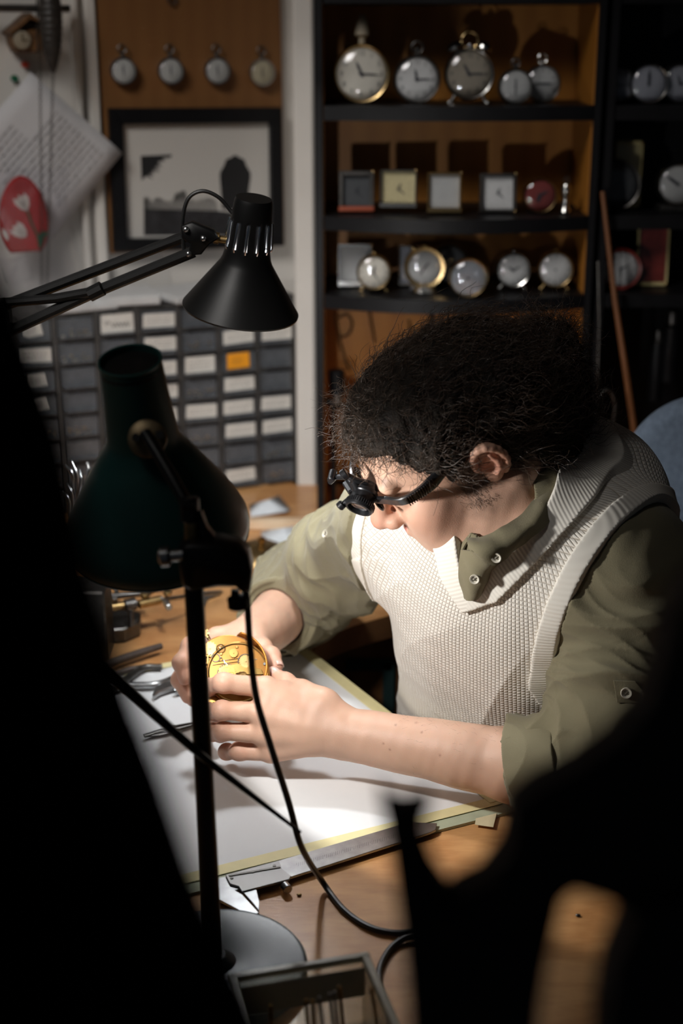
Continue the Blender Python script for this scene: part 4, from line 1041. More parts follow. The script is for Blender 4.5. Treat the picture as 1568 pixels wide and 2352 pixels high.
mb = MB(); mb.lathe([(.006, 0), (.009, .002), (.009, .010), (.006, .012)], at_y(545, 1368, 1.085), np.array([.1, 0, -1.]), 18); mb.cyl(at_y(540, 1355, 1.085), at_y(538, 1385, 1.085), .0035); mb.build('cord_grip', blk_gloss, gl)
mb = MB(); mb.cyl([bc0[0], bc0[1], DESK + .014], at_y(442, 1290, 1.09), .0082, n=24); mb.build('pole', blk_gloss, gl)
mb = MB(); mb.lathe([(.078, 0), (.0815, .001), (.0825, .012), (.0805, .015), (.078, .0145), (.020, .016), (.011, .024)], [bc0[0], bc0[1], DESK + .0004], (0, 0, 1), 72); mb.build('base', mat('grey_glass_plate', (0.012, 0.020, 0.023), rough=0.6, spec=.25, noise=.15, nscale=12, coat=.2), gl)
cord_m = mat('black_cord', (0.008, 0.008, 0.008), rough=0.45)
cw = [at_y(556, 1300, 1.085), at_y(567, 1380, 1.085), at_y(574, 1480, 1.09), at_y(588, 1600, 1.10), at_y(622, 1715, 1.11), at_y(662, 1840, 1.125), at_y(692, 1945, 1.135), at_z(738, 2022, .712), at_z(790, 2090, .7035), at_z(850, 2130, .7035), at_z(915, 2143, .7035), at_z(985, 2135, .7035), at_z(1010, 2160, .7035), at_z(950, 2150, .7050), at_z(905, 2170, .7035), at_z(875, 2215, .7035), at_z(872, 2260, .7035), at_z(900, 2330, .7035)]
mb = MB(); mb.tube(spline(cw, 140), .0030, 10); mb.build('cord', cord_m, gl)
# black lamp
bT = at_y(583, 455, 1.60); bB = at_y(552, 712, 1.62); bd = nrm(bB - bT); bL = np.linalg.norm(bB - bT)
bB = bT + bd * bL
bl = thing('desk_lamp', 'black desk lamp with a slotted conical shade on a long spring arm', 'lamp', tuple(at_y(583, 455, 1.60)))
bprof = [(.0200, .0), (.0212, .015), (.0225, .12), (.0240, .30), (.0262, .50), (.0290, .56), (.0670, .985), (.0665, 1.0)]
N_ = 48; mb = MB(); u_, v_, w_ = basis(bd); V = []; Fq = []
tt_ = [0, .03, .16, .20, .42, .46, .53, .57, .70, .85, .985, 1.0]; rr_ = [np.interp(t, [p[1] for p in bprof], [p[0] for p in bprof]) for t in tt_]
for t, r in zip(tt_, rr_):
    for i in range(N_): a = 2 * math.pi * i / N_; V.append(bT + (u_ * math.cos(a) + v_ * math.sin(a)) * r + w_ * t * bL)
for j in range(len(tt_) - 1):
    for i in range(N_):
        if j in (3,) and i % 4 in (0,): continue                    # vent slots
        Fq.append((j * N_ + i, j * N_ + (i + 1) % N_, (j + 1) * N_ + (i + 1) % N_, (j + 1) * N_ + i))
Fq.append(tuple(range(N_))); mb.add(V, Fq); o = mb.build('lamp_shade', blk_gloss, bl, 40); md = o.modifiers.new('t', 'SOLIDIFY'); md.thickness = .0010; bsh = o
mb = MB()
for i in range(0, N_, 4):
    a = 2 * math.pi * (i + .5) / N_; e_ = u_ * math.cos(a) + v_ * math.sin(a); r0_, r1_ = rr_[3], rr_[4]
    mb.tube([bT + e_ * (r0_ + .0006) + w_ * .19 * bL, bT + e_ * (r0_ + .0016) + w_ * .21 * bL, bT + e_ * (r1_ + .0016) + w_ * .41 * bL, bT + e_ * (r1_ + .0004) + w_ * .44 * bL], .0011, 8)
mb.build('vent_ribs', mat('chrome_edge', (0.7, 0.75, 0.8), rough=0.15, metal=1.0), bsh)
mb = MB(); mb.lathe([(np.interp(t, [p[1] for p in bprof], [p[0] for p in bprof]) - .0022, t * bL) for t in (.46, .5, .56, .7, .85, .985)], bT, bd, 48, capa=False, capb=False); mb.build('shade_lining', white_in, bsh, 60)
mb = MB(); mb.sphere(bT + bd * bL * .80, [.021, .021, .024], 24, 16); mb.build('bulb', bulb_b, bl)
mb = MB(); mb.lathe([(.012, .10), (.014, .12), (.014, .48), (.011, .52)], bT, bd * 1, 24) if False else mb.lathe([(.012, .012), (.0145, .016), (.0145, .075), (.011, .080)], bT, bd, 24); mb.build('bulb_socket', dsteel, bl)
Y1 = 1.60
mb = MB(); mb.cyl(at_y(478, 546, Y1), at_y(520, 552, Y1), .0045, n=12); mb.cyl(at_y(492, 546, Y1), at_y(503, 548, Y1), .0065, n=14); mb.build('pivot_pin', brass_m, bl)
mb = MB(); mb.prism([at_y(x, y, 1.59) for x, y in ((415, 520), (440, 510), (490, 530), (503, 548), (480, 562), (462, 585), (432, 588), (436, 560), (418, 548))], np.array([0, .018, 0]), bev=.002); hd = mb.build('head_joint', blk_gloss, bl, 50)
mb = MB()
for x, y in ((427, 527), (467, 548), (433, 583)): mb.sphere(at_y(x, y, 1.588), .0035, 12, 8)
mb.build('screw', steel_m, hd)
mb = MB(); mb.tube([at_y(428, 542, 1.605), at_y(230, 618, 1.59), at_y(-190, 778, 1.565)], .0062, 10); mb.build('arm', blk_gloss, bl)
mb = MB(); mb.tube([at_y(445, 578, 1.60), at_y(215, 672, 1.585), at_y(12, 765, 1.565), at_y(-190, 842, 1.56)], .0066, 10); mb.build('arm', blk_gloss, bl)
mb = MB(); mb.tube([at_y(222, 668, 1.580), at_y(130, 685, 1.575), at_y(-20, 698, 1.57)], .0055, 10); mb.tube([at_y(235, 662, 1.578), at_y(205, 677, 1.578)], .0085, 10); mb.build('stay_rod', blk_gloss, bl)
mb = MB(); mb.prism([at_y(x, y, 1.553) for x, y in ((-60, 700), (2, 690), (18, 720), (22, 765), (4, 790), (-60, 800))], np.array([0, .022, 0]), bev=.003); mb.build('elbow_joint', blk_gloss, bl)
sp0 = at_y(-190, 820, 1.56); mb = MB(); mb.cyl([sp0[0], 1.56, sp0[2] + .05], [sp0[0], 1.56, DESK + .02], .009, n=16); mb.lathe([(.07, 0), (.07, .012), (.03, .02), (.011, .024)], [sp0[0], 1.56, DESK + .0005], (0, 0, 1), 32); mb.build('stand', blk_gloss, bl)
mb = MB(); mb.tube(spline([at_y(424, 590, 1.60), at_y(418, 520, 1.60), at_y(430, 460, 1.60), at_y(462, 439, 1.60), at_y(500, 452, 1.60), at_y(530, 485, 1.60), at_y(548, 505, 1.595)], 40), .0022, 8); mb.build('cord', cord_m, bl)

# ---------------------------------------------------------------- paper-covered mat on the bench
mat_t = thing('work_mat', 'large white paper sheet taped over a pale board lying under the hands', 'work mat', tuple(at_z(760, 1800)))
def L2(a, b, t): return a + (b - a) * t
c1 = at_z(1148, 1848); c3 = at_z(674, 1478); c2 = at_z(300, 2062); c4 = at_z(-40, 1668)
e1 = nrm(c2 - c1); c2 = c1 + e1 * .46; e2 = nrm(c3 - c1); c4 = c3 + e1 * .46
pale = mat('pale_green_board', (0.46, 0.50, 0.36), rough=0.6, noise=.12, nscale=40)
sheet_m = mat('white_sheet', (0.82, 0.83, 0.84), rough=0.75, noise=.02, nscale=8, bump=.25, bscale=10)
tape_m = mat('yellow_tape', (0.80, 0.72, 0.40), rough=0.55, noise=.06, nscale=40)
mask_m = mat('masking_tape', (0.70, 0.62, 0.40), rough=0.7, noise=.05, nscale=60)
def slab(name, pts, z0, th, m, parent, bev=.0): mb = MB(); mb.prism([np.array([p[0], p[1], z0]) for p in pts], np.array([0, 0, th]), bev); return mb.build(name, m, parent)
o_ = nrm(np.cross(e1, UP)); o_ = o_ if o_[1] < 0 else -o_                # towards the camera
slab('board', [c1 + o_ * .022 - e1 * .004, c2 + o_ * .022, c4, c3 + e1 * .0], DESK + .0003, .0032, pale, mat_t)
slab('paper_sheet', [c1, c2, c4, c3], DESK + .0037, .0006, sheet_m, mat_t)
i2 = -nrm(o_ - e2 * (o_ @ e2)) if False else e1
slab('yellow_tape', [c1 + o_ * .006, c2 + o_ * .006, c2 - o_ * .010, c1 - o_ * .010], DESK + .0045, .0004, tape_m, mat_t)
slab('yellow_tape', [c1 - e1 * .004, c1 + e1 * .013, c3 + e1 * .013, c3 - e1 * .004], DESK + .0050, .0004, tape_m, mat_t)
slab('yellow_tape', [c3 + e2 * .002, c4 + e2 * .002, c4 - e2 * .012, c3 - e2 * .012], DESK + .0055, .0004, tape_m, mat_t)
slab('masking_tape', [at_z(1092, 1888), at_z(1140, 1876), at_z(1132, 1908), at_z(1090, 1902)], DESK + .0040, .0004, mask_m, mat_t)
slab('blue_stain', [c3 + e1 * .006 - e2 * .006, c3 + e1 * .024 - e2 * .002, c3 + e1 * .020 - e2 * .020, c3 + e1 * .008 - e2 * .030], DESK + .0060, .0002, mat('blue_print', (0.30, 0.45, 0.55), rough=.7, noise=.3, nscale=60), mat_t)

# calliper along the near edge
Zc = DESK + .0050
cal = thing('vernier_calliper', 'steel vernier calliper lying along the near edge of the paper mat', 'calliper', tuple(at_z(730, 1990)))
def zs(pts, z=Zc): return [at_z(x, y, z) for x, y in pts]
def zp(name, pts, th, m, parent, z=Zc, bev=.0004): mb = MB(); mb.prism(zs(pts, z), np.array([0, 0, th]), bev); return mb.build(name, m, parent)
beam = zp('beam', ((478, 2030), (940, 1893), (1003, 1896), (1000, 1911), (985, 1918), (660, 2022), (490, 2062)), .0028, steel_m, cal)
mb = MB()
for k in range(60):
    p = L2(at_z(680, 1988, Zc), at_z(930, 1914, Zc), k / 60); q_ = L2(at_z(682, 1996 - (4 if k % 5 == 0 else 0), Zc), at_z(932, 1922 - (4 if k % 5 == 0 else 0), Zc), k / 60)
    mb.box((p + q_) / 2 + [0, 0, .00285], [.00012, abs(np.linalg.norm(p - q_)) / 2, .00008])
mb.build('scale_marks', ink, beam)
zp('slider', ((518, 2014), (640, 1981), (648, 2000), (668, 2016), (664, 2024), (556, 2052), (548, 2040), (528, 2034)), .0024, mat('satin_steel', (0.26, 0.255, 0.25), rough=.5, metal=.7), cal, z=Zc + .0029)
mb = MB(); mb.box((at_z(585, 2013, Zc) + at_z(585, 2013, Zc)) / 2 + [0, 0, .0058], [.026, .0012, .0005], np.array(Matrix.Rotation(math.radians(17), 3, 'Z'))); mb.build('slider_groove', dsteel, cal)
zp('fixed_jaw', ((484, 2040), (530, 2045), (556, 2060), (594, 2102), (586, 2108), (556, 2100), (500, 2070), (486, 2055)), .0030, steel_m, cal)
zp('sliding_jaw', ((556, 2052), (588, 2046), (596, 2078), (594, 2096), (584, 2084)), .0030, steel_m, cal, z=Zc + .0006)
mb = MB(); c_ = at_z(653, 2033, Zc + .002); mb.cyl(c_, c_ + np.array([.004, -.008, 0]), .0045, n=20, bev=.0006); mb.build('lock_screw', steel_m, cal)
for x, y in ((484, 2025), (532, 2018), (580, 2004), (630, 1990)):
    mb = MB(); c_ = at_z(x, y, Zc + .0052); mb.cyl(c_, c_ + [0, 0, .0012], .0016, n=12); mb.build('rivet', dsteel, cal)
tag(cal, cal['label'], 'calliper')

# round plate and clear box in the near corner
clear_m = clear('clear_plastic', (.93, .93, .88), rough=.12, fac=.04, haze=.10)
bA = at_z(538, 2246, .765); bBx = at_z(838, 2198, .765); ex = nrm((bBx - bA) * [1, 1, 0]); ey = np.array([ex[1], -ex[0], 0]); wx = np.linalg.norm((bBx - bA)[:2]); dy = .115
box = thing('clear_box', 'clear plastic box with a pale rim at the bottom edge of the photo', 'box', (bA[0] + .05, bA[1] - .05, DESK))
Rb = np.stack([ex, -ey, UP], 1)
def bx_(cx, cy, cz, hx, hy, hz, bev=.001): mb = MB(); mb.box(np.array([bA[0], bA[1], 0]) + ex * cx + ey * cy + UP * cz, [hx, hy, hz], Rb, bev); return mb
bx_(wx / 2, .0012, DESK + .033, wx / 2, .0012, .0325).build('side_wall', clear_m, box); bx_(wx / 2, dy, DESK + .033, wx / 2, .0012, .0325).build('side_wall', clear_m, box)
bx_(.0012, dy / 2, DESK + .033, .0012, dy / 2, .0325).build('side_wall', clear_m, box); bx_(wx - .0012, dy / 2, DESK + .033, .0012, dy / 2, .0325).build('side_wall', clear_m, box)
bx_(wx / 2, dy / 2, DESK + .002, wx / 2, dy / 2, .0015).build('bottom_panel', clear_m, box)
rim_m = mat('rim_plastic', (0.40, 0.37, 0.28), rough=.4, noise=.1, nscale=40)
mb = bx_(wx / 2, 0, .765, wx / 2 + .004, .0035, .003, .0012); mb2 = mb
for cx, cy, hx, hy in ((wx / 2, dy, wx / 2 + .004, .0035), (0, dy / 2, .0035, dy / 2), (wx, dy / 2, .0035, dy / 2)): mb.box(np.array([bA[0], bA[1], 0]) + ex * cx + ey * cy + UP * .765, [hx, hy, .003], Rb, .0012)
mb.build('rim', rim_m, box)
bx_(wx / 2, .012, DESK + .05, wx / 2 - .003, .001, .014).build('divider', rim_m, box)
for (px0, py0, px1, py1, mm, nm, lb) in ((622, 2308, 628, 2420, brass_b, 'brass_rod', 'brass rod standing alone at the left of the clear box'), (702, 2296, 712, 2420, brass_b, 'brass_rod', 'thickest brass rod, left of the cluster in the clear box'), (717, 2298, 724, 2400, brass_b, 'brass_rod', 'short brass rod with a domed tip in the clear box'), (733, 2290, 744, 2380, steel_m, 'steel_rod', 'steel rod between the brass rods in the clear box'), (757, 2282, 768, 2380, steel_m, 'steel_rod', 'longest steel rod in the middle of the clear box'), (768, 2278, 777, 2378, steel_m, 'steel_rod', 'steel rod touching the brass rod on its right'), (779, 2266, 789, 2370, brass_b, 'brass_rod', 'brass rod at the right end of the cluster in the clear box'), (853, 2270, 862, 2330, brass_b, 'brass_rod', 'brass rod standing apart by the right wall of the clear box')):
    a = at_y(px0, py0, .925); b = at_y(px1, py1, .94); d_ = nrm(b - a); b = a + d_ * ((a[2] - DESK - .005) / -d_[2])
    mb = MB(); mb.cyl(b, a, .0016 if mm is brass_b else .0014, n=12, bev=.0004); tag(mb.build(nm, mm), lb, 'rod', 'metal rods in the clear box')

# ---------------------------------------------------------------- brass movement held in the hands
mv_c = at_y(546, 1548, 1.452); mn = nrm(np.array([.10, -.80, .60])); mu, mvv, _ = basis(mn)
mov = thing('clock_movement', 'brass clock movement of round plates and gears held in both hands', 'clock movement', tuple(mv_c))
def plate(c, r, th, name, m=brass_b):
    mb = MB(); mb.lathe([(r - .0008, -th / 2), (r, -th / 2 + .0006), (r, th / 2 - .0006), (r - .0008, th / 2)], c, mn, 64); return mb.build(name, m, mov)
amb = mat('amber_brass', (0.32, 0.15, 0.035), rough=.38, metal=.7, noise=.15, nscale=40); pf = plate(mv_c + mn * .006, .0355, .0022, 'front_plate', amb); back = mv_c - mn * .010 + np.array([-.011, 0, .0085]); pb = plate(back, .0390, .0022, 'back_plate', amb)
def mp(x, y, z=0): return mv_c + mu * x + mvv * y + mn * z
ur = nrm(np.cross(UP, mn)); uu = np.cross(mn, ur)
def ml(x, y, z=0): return mv_c + ur * x + uu * y + mn * z
def gear(c, r, n, th, name, m, spokes=0):
    mb = MB(); k = n * 4; V = []; 
    for z in (-th / 2, th / 2):
        for i in range(k): a = 2 * math.pi * i / k; q = r if (i % 4) in (0, 1) else r * .86; V.append(c + (ur * math.cos(a) + uu * math.sin(a)) * q + mn * z)
    f = [(i, (i + 1) % k, (i + 1) % k + k, i + k) for i in range(k)]
    if spokes:
        for z in (-th / 2, th / 2):
            for i in range(k): a = 2 * math.pi * i / k; V.append(c + (ur * math.cos(a) + uu * math.sin(a)) * r * .68 + mn * z)
        f += [(i, (i + 1) % k, 2 * k + (i + 1) % k, 2 * k + i) for i in range(k)] + [(k + i, k + (i + 1) % k, 3 * k + (i + 1) % k, 3 * k + i) for i in range(k)] + [(2 * k + i, 2 * k + (i + 1) % k, 3 * k + (i + 1) % k, 3 * k + i) for i in range(k)]
        mb.add(V, f)
        for s_ in range(spokes): a = 2 * math.pi * s_ / spokes; e_ = ur * math.cos(a) + uu * math.sin(a); mb.box(c + e_ * r * .36, [r * .36, r * .07, th / 2], np.stack([e_, np.cross(mn, e_), mn], 1))
    else: mb.add(V, f + [tuple(range(k)), tuple(range(k, 2 * k))])
    mb.cyl(c - mn * th * 1.4, c + mn * th * 1.6, r * .14, n=16); return mb.build(name, m, mov)
for x, y in ((-.026, .016), (.026, .016), (-.024, -.020), (.025, -.018)): mb = MB(); mb.cyl(ml(x, y, -.010), ml(x, y, .006), .0022, n=16); mb.build('pillar', brass_b, mov)
mb = MB(); mb.torus(ml(0, 0, .0082), mn, .0330, .0009, 64, 8); mb.build('plate_ring', brass_b, pf)
gear(ml(-.012, -.001, .0102), .0105, 26, .0012, 'gear', brass_b, 5); gear(ml(.009, .012, .0098), .0075, 20, .0012, 'gear', brass_m); gear(ml(-.004, .022, .0100), .0052, 16, .0012, 'gear', brass_b)
gear(ml(-.030, .030, .0035), .0080, 14, .0016, 'gear', brass_m); gear(ml(-.033, .014, .001), .0115, 30, .0012, 'gear', brass_b, 4); gear(ml(-.010, -.040, -.001), .0105, 28, .0014, 'gear', brass_b, 4); gear(ml(.010, -.038, -.003), .0075, 20, .0014, 'gear', brass_m); gear(ml(-.029, -.030, .001), .0065, 18, .0014, 'gear', brass_b)
mb = MB()
for q in range(46):
    a = q * .55; r = .0065 - q * .00009; 
    if q == 0: pts = []
    pts.append(ml(.004 + r * math.cos(a), -.006 + r * math.sin(a), .0112))
mb.tube(spline(pts, 160), .00035, 5); mb.build('hairspring', brass_m, mov)
bridge = [ml(x, y, .0086) for x, y in ((-.022, .006), (.000, .010), (.026, .002), (.028, -.004), (.010, -.003), (-.006, .000), (-.020, .000))]
mb = MB(); mb.prism(bridge, mn * .0016, .0003); mb.build('bridge', brass_b, mov)
for x, y in ((-.020, .003), (.025, -.001), (.016, .020), (-.018, .022), (.000, .029), (.022, -.016), (-.008, -.014), (.012, -.012), (-.026, -.008), (.030, .008)):
    mb = MB(); c_ = ml(x, y, .0078); mb.cyl(c_, c_ + mn * .0016, .0016, n=14, bev=.0003); sc_ = mb.build('screw', steel_m if (x > 0) else brass_b, mov)
mb = MB(); mb.sphere(ml(-.018, .028, .008), .0055, 20, 14); mb.build('glass_dome', lens_m, mov)
for (x0, y0, x1, y1) in ((-.028, .010, .022, .014), (-.026, .0135, .018, .0175), (-.030, -.004, .030, -.010)): mb = MB(); mb.tube([ml(x0, y0, .0078), ml(x1, y1, .0078)], .00035, 5); mb.build('engraved_line', dsteel, mov)
for x, y, r in ((-.012, -.001, .0112), (.009, .012, .0084), (.020, -.006, .0060), (-.024, .018, .0045)): mb = MB(); mb.torus(ml(x, y, .0080), mn, r, .0005, 40, 6); mb.build('recess_edge', dsteel, mov)
mb = MB(); mb.tube(spline([ml(-.020 + .0012 * k, .020 - .0016 * k + .0010 * (-1) ** k, .0090) for k in range(16)], 80), .0004, 5); mb.build('coil_spring', steel_m, mov)
mb = MB(); mb.cyl(ml(-.030, .042, -.004), ml(-.034, .050, -.002), .0022, n=12); 
for k in range(8): a = k * math.pi / 4; c_ = ml(-.036, .048, .000); mb.box(c_ + (ur * math.cos(a) + uu * math.sin(a)) * .0048, [.0016, .0010, .0012], np.stack([ur * math.cos(a) + uu * math.sin(a), np.cross(mn, ur * math.cos(a) + uu * math.sin(a)), mn], 1))
mb.cyl(ml(-.036, .048, -.0015), ml(-.036, .048, .0015), .0042, n=20); mb.build('winding_wheel', brass_m, mov)
mb = MB()
n_ = 26; G = []
for i in range(n_ + 1): a = math.radians(72 - 112 * i / n_); e_ = ur * math.cos(a) + uu * math.sin(a); G.append([back + e_ * .0405 + mn * .001, back + e_ * .0405 + mn * .0155 + ur * .004, back + e_ * .0395 + mn * .0175 + ur * .004])
mb.grid(G); o = mb.build('barrel_band', mat('amber_band', (0.62, 0.26, 0.05), rough=.35, metal=.6), mov); md = o.modifiers.new('t', 'SOLIDIFY'); md.thickness = .0015

# ---------------------------------------------------------------- tools on the bench
def tubez(px, r, m, nm, lab, cat, grp=None, z=None, flat=1.0, parent=None):
    P = spline([at_z(x, y, zz) for x, y, zz in px], 30); mb = MB(); mb.tube(P, np.interp(np.linspace(0, 1, 30), np.linspace(0, 1, len(r)), r), 12, flat=flat); o = mb.build(nm, m, parent)
    if lab: tag(o, lab, cat, grp)
    return o
rubber = mat('worn_handle', (0.05, 0.035, 0.028), rough=.5, noise=.3, nscale=90)
pl = thing('pliers', 'pliers with two worn dark handles lying left of the hands', 'pliers', tuple(at_z(320, 1520)))
tubez([(180, 1560, .712), (250, 1525, .712), (320, 1500, .712), (370, 1484, .712)], [.006, .0058, .0055, .0045], rubber, 'handle', None, None, parent=pl); tubez([(180, 1580, .709), (240, 1560, .709), (300, 1538, .709), (372, 1530, .709)], [.0045, .0045, .0045, .0035], rubber, 'handle', None, None, parent=pl)
mb = MB(); mb.prism(zs(((110, 1600), (125, 1560), (190, 1545), (200, 1580), (150, 1605)), DESK + .001), np.array([0, 0, .014]), .003); mb.build('jaws', dsteel, pl)
tw = thing('nippers', 'steel nippers with curved bright handles beside the far hand', 'nippers', tuple(at_z(350, 1570)))
tubez([(240, 1600, .711), (290, 1560, .711), (330, 1534, .711), (371, 1532, .711)], [.0045, .0048, .0048, .0036], dsteel, 'handle', None, None, parent=tw); tubez([(240, 1585, .7115), (300, 1576, .7115), (360, 1572, .7115), (404, 1553, .7115)], [.0045, .0048, .0045, .0030], steel_m, 'handle', None, None, parent=tw)
mb = MB(); mb.prism(zs(((190, 1610), (200, 1585), (250, 1582), (260, 1600), (215, 1622)), DESK + .0055), np.array([0, 0, .010]), .002); mb.build('jaws', steel_m, tw)
ck = thing('cutting_nippers', 'small polished nippers with a curved blade on the white paper', 'nippers', tuple(at_z(385, 1590)))
mb = MB(); mb.prism(zs(((350, 1606), (356, 1590), (378, 1578), (412, 1574), (418, 1586), (392, 1592), (368, 1600), (354, 1609)), DESK + .006), np.array([0, 0, .008]), .002); mb.build('blade', steel_m, ck)
tubez([(400, 1588, .712), (440, 1575, .714), (480, 1560, .716)], [.004, .004, .003], steel_m, 'handle', None, None, parent=ck)
twz = thing('tweezers', 'dark tweezers lying on the white paper behind the lamp pole', 'tweezers', tuple(at_z(390, 1672)))
tubez([(330, 1690, .711), (390, 1672, .711), (470, 1655, .711)], [.0030, .0034, .0012], dsteel, 'arm', None, None, parent=twz, flat=.5); tubez([(330, 1692, .709), (390, 1682, .7085), (470, 1658, .709)], [.0030, .0034, .0012], dsteel, 'arm', None, None, parent=twz, flat=.5)
# holding fixture
fx = thing('holding_clamp', 'small brass and steel holding clamp on a dark block behind the lamp', 'clamp', tuple(at_z(280, 1430)))
mb = MB(); mb.prism(zs(((215, 1462), (235, 1438), (300, 1432), (325, 1440), (322, 1462), (285, 1478), (225, 1482)), DESK + .0005), np.array([0, 0, .022]), .002); mb.build('block', dsteel, fx)
zr = DESK + .045
mb = MB(); mb.cyl(at_z(225, 1402, zr), at_z(372, 1375, zr), .0040, n=14); mb.build('rod', steel_m, fx)
for x0, y0, x1, y1, r_, m_ in ((240, 1398, 285, 1391, .0058, brass_m), (318, 1389, 368, 1378, .0062, brass_m), (285, 1391, 312, 1386, .0085, dsteel)): mb = MB(); mb.cyl(at_z(x0, y0, zr), at_z(x1, y1, zr), r_, n=18, bev=.001); mb.build('collar', m_, fx)
mb = MB(); mb.cyl(at_z(300, 1400, zr), at_z(300, 1440, DESK + .022), .0042, n=14); mb.build('post', dsteel, fx)
for x, y in ((348, 1362), (383, 1372), (330, 1378)): mb = MB(); c_ = at_z(x, y, zr); mb.lathe([(.003, 0), (.003, .006), (.0062, .007), (.0062, .012), (.003, .013)], c_, np.array([.2, -.3, 1]), 16); mb.build('thumb_screw', brass_m, fx)
mb = MB(); mb.cyl(at_z(378, 1378, zr), at_z(388, 1396, zr), .0045, n=12, bev=.001); mb.tube([at_z(385, 1376, zr), at_z(440, 1368, zr - .01), at_z(510, 1360, zr - .03)], [.0035, .003, .002], 8); mb.build('jaw', steel_m, fx)
fx2 = thing('clockmaker_vice', 'tangle of small dark clamp joints partly hidden under the green shade', 'vice', tuple(at_z(260, 1375)))
mb = MB(); mb.torus(at_z(252, 1358, DESK + .04), np.array([.2, -.6, .7]), .009, .003, 24, 8); mb.cyl(at_z(235, 1372, DESK + .036), at_z(330, 1362, DESK + .036), .005, n=12); mb.sphere(at_z(335, 1364, DESK + .036), .007); mb.build('joint', dsteel, fx2)
mb = MB(); mb.cyl(at_z(262, 1372, DESK + .036), at_z(262, 1392, DESK + .001), .004, n=12); mb.lathe([(.016, 0), (.016, .004), (.008, .006)], at_z(262, 1396, DESK + .0005), (0, 0, 1), 24); mb.build('post', dsteel, fx2)
# shears behind the pole
sq_ = thing('steel_square', 'thin grey steel blade on the bench behind the lamp pole', 'tool', tuple(at_z(480, 1370)))
mb = MB(); mb.prism(zs(((455, 1362), (508, 1360), (506, 1368), (480, 1378), (468, 1392), (458, 1390)), DESK + .0005), np.array([0, 0, .003]), .0005); mb.build('blade', steel_m, sq_)
# brass dish, papers, wooden bar at the back
dc = at_z(600, 1278, DESK + .001); dish = thing('brass_gong', 'shallow brass dish with a knob lying beside the far sleeve', 'dish', tuple(dc)); dn = nrm(np.array([.05, -.12, 1]))
mb = MB(); mb.lathe([(.0001, .022), (.010, .0215), (.028, .017), (.040, .010), (.046, .004), (.0475, .001), (.0465, 0.0), (.044, .003), (.036, .009), (.026, .0145), (.0001, .019)], dc, dn, 56); mb.build('bowl', brass_m, dish)
mb = MB(); mb.lathe([(.0035, 0), (.0035, .005), (.0065, .007), (.0065, .011), (.003, .013)], dc + dn * .021, dn, 20); mb.build('knob', brass_b, dish)
bw = wood('pale_wood', (0.62, 0.43, 0.27), (0.76, 0.58, 0.40), rough=.5, scale=3)
a = at_z(560, 1205, DESK + .008); b = at_z(812, 1205, DESK + .008); mb = MB(); mb.box([(a[0] + b[0]) / 2, a[1] + .004, DESK + .0085], [(b[0] - a[0]) / 2 + .02, .011, .008], bev=.0015); tag(mb.build('wooden_bar', bw), 'pale wooden bar lying across the back of the bench', 'bar')
for i, (pts, lab) in enumerate(((((572, 1160), (592, 1166), (610, 1158), (640, 1146), (668, 1172), (655, 1184), (575, 1188)), 'crumpled pale paper behind the wooden bar'), (((598, 1222), (700, 1214), (712, 1226), (660, 1258), (604, 1244)), 'white paper scrap in front of the wooden bar'))):
    P = np.array([at_z(x, y) for x, y in pts]); c_ = P.mean(0); mb = MB(); k = len(P); V = [np.array([p[0], p[1], DESK + .001 + .006 * (j % 2)]) for j, p in enumerate(P)] + [c_ * .4 + P[0] * .6 + [0, 0, .012], c_ * .5 + P[k // 2] * .5 + [0, 0, .004], c_ + [0, 0, .016]]
    f = [(j, (j + 1) % k, k + 2) for j in range(k)]; mb.add(V[:k] + [V[k + 2]], [(j, (j + 1) % k, k) for j in range(k)]); o = mb.build('paper_scrap', mat('blue_white_paper', (.62, .66, .70), rough=.8, noise=.1, nscale=40), None, 15); md = o.modifiers.new('t', 'SOLIDIFY'); md.thickness = .0006; tag(o, lab, 'paper')
for x, y, lab in ((1327, 2102, 'tiny black speck on the bare wood at the lower right'), (793, 2094, 'tiny dark sliver on the bench beside the cord loop'), (687, 2055, 'tiny brass grain on the bench right of the calliper')):
    mb = MB(); mb.sphere(at_z(x, y, DESK + .0014), [.0026, .0018, .0012], 10, 6); tag(mb.build('metal_speck', dsteel if x != 687 else brass_m), lab, 'speck')
# pliers rack at the left
rk = thing('tool_rack', 'small dark rack with a cluster of shiny plier handles in the shadow', 'tool rack', tuple(at_z(170, 1200)))
rc = at_y(175, 1190, 1.75); mb = MB(); mb.box([rc[0] - .01, rc[1], DESK + .05], [.045, .03, .05], bev=.003); mb.build('holder', dsteel, rk)
for i, (x0, y0, x1, y1) in enumerate(((148, 1070, 170, 1110), (163, 1060, 178, 1130), (150, 1110, 165, 1160), (182, 1078, 176, 1140), (200, 1062, 196, 1110), (140, 1130, 158, 1165))):
    mb = MB(); P = spline([at_y(x0, y0, 1.74), at_y((x0 + x1) / 2 + 6, (y0 + y1) / 2, 1.735), at_y(x1, y1 + 20, 1.74)], 14); mb.tube(P, [.0022] * 4 + [.003] * 10, 8); mb.build('handle', steel_m, rk)

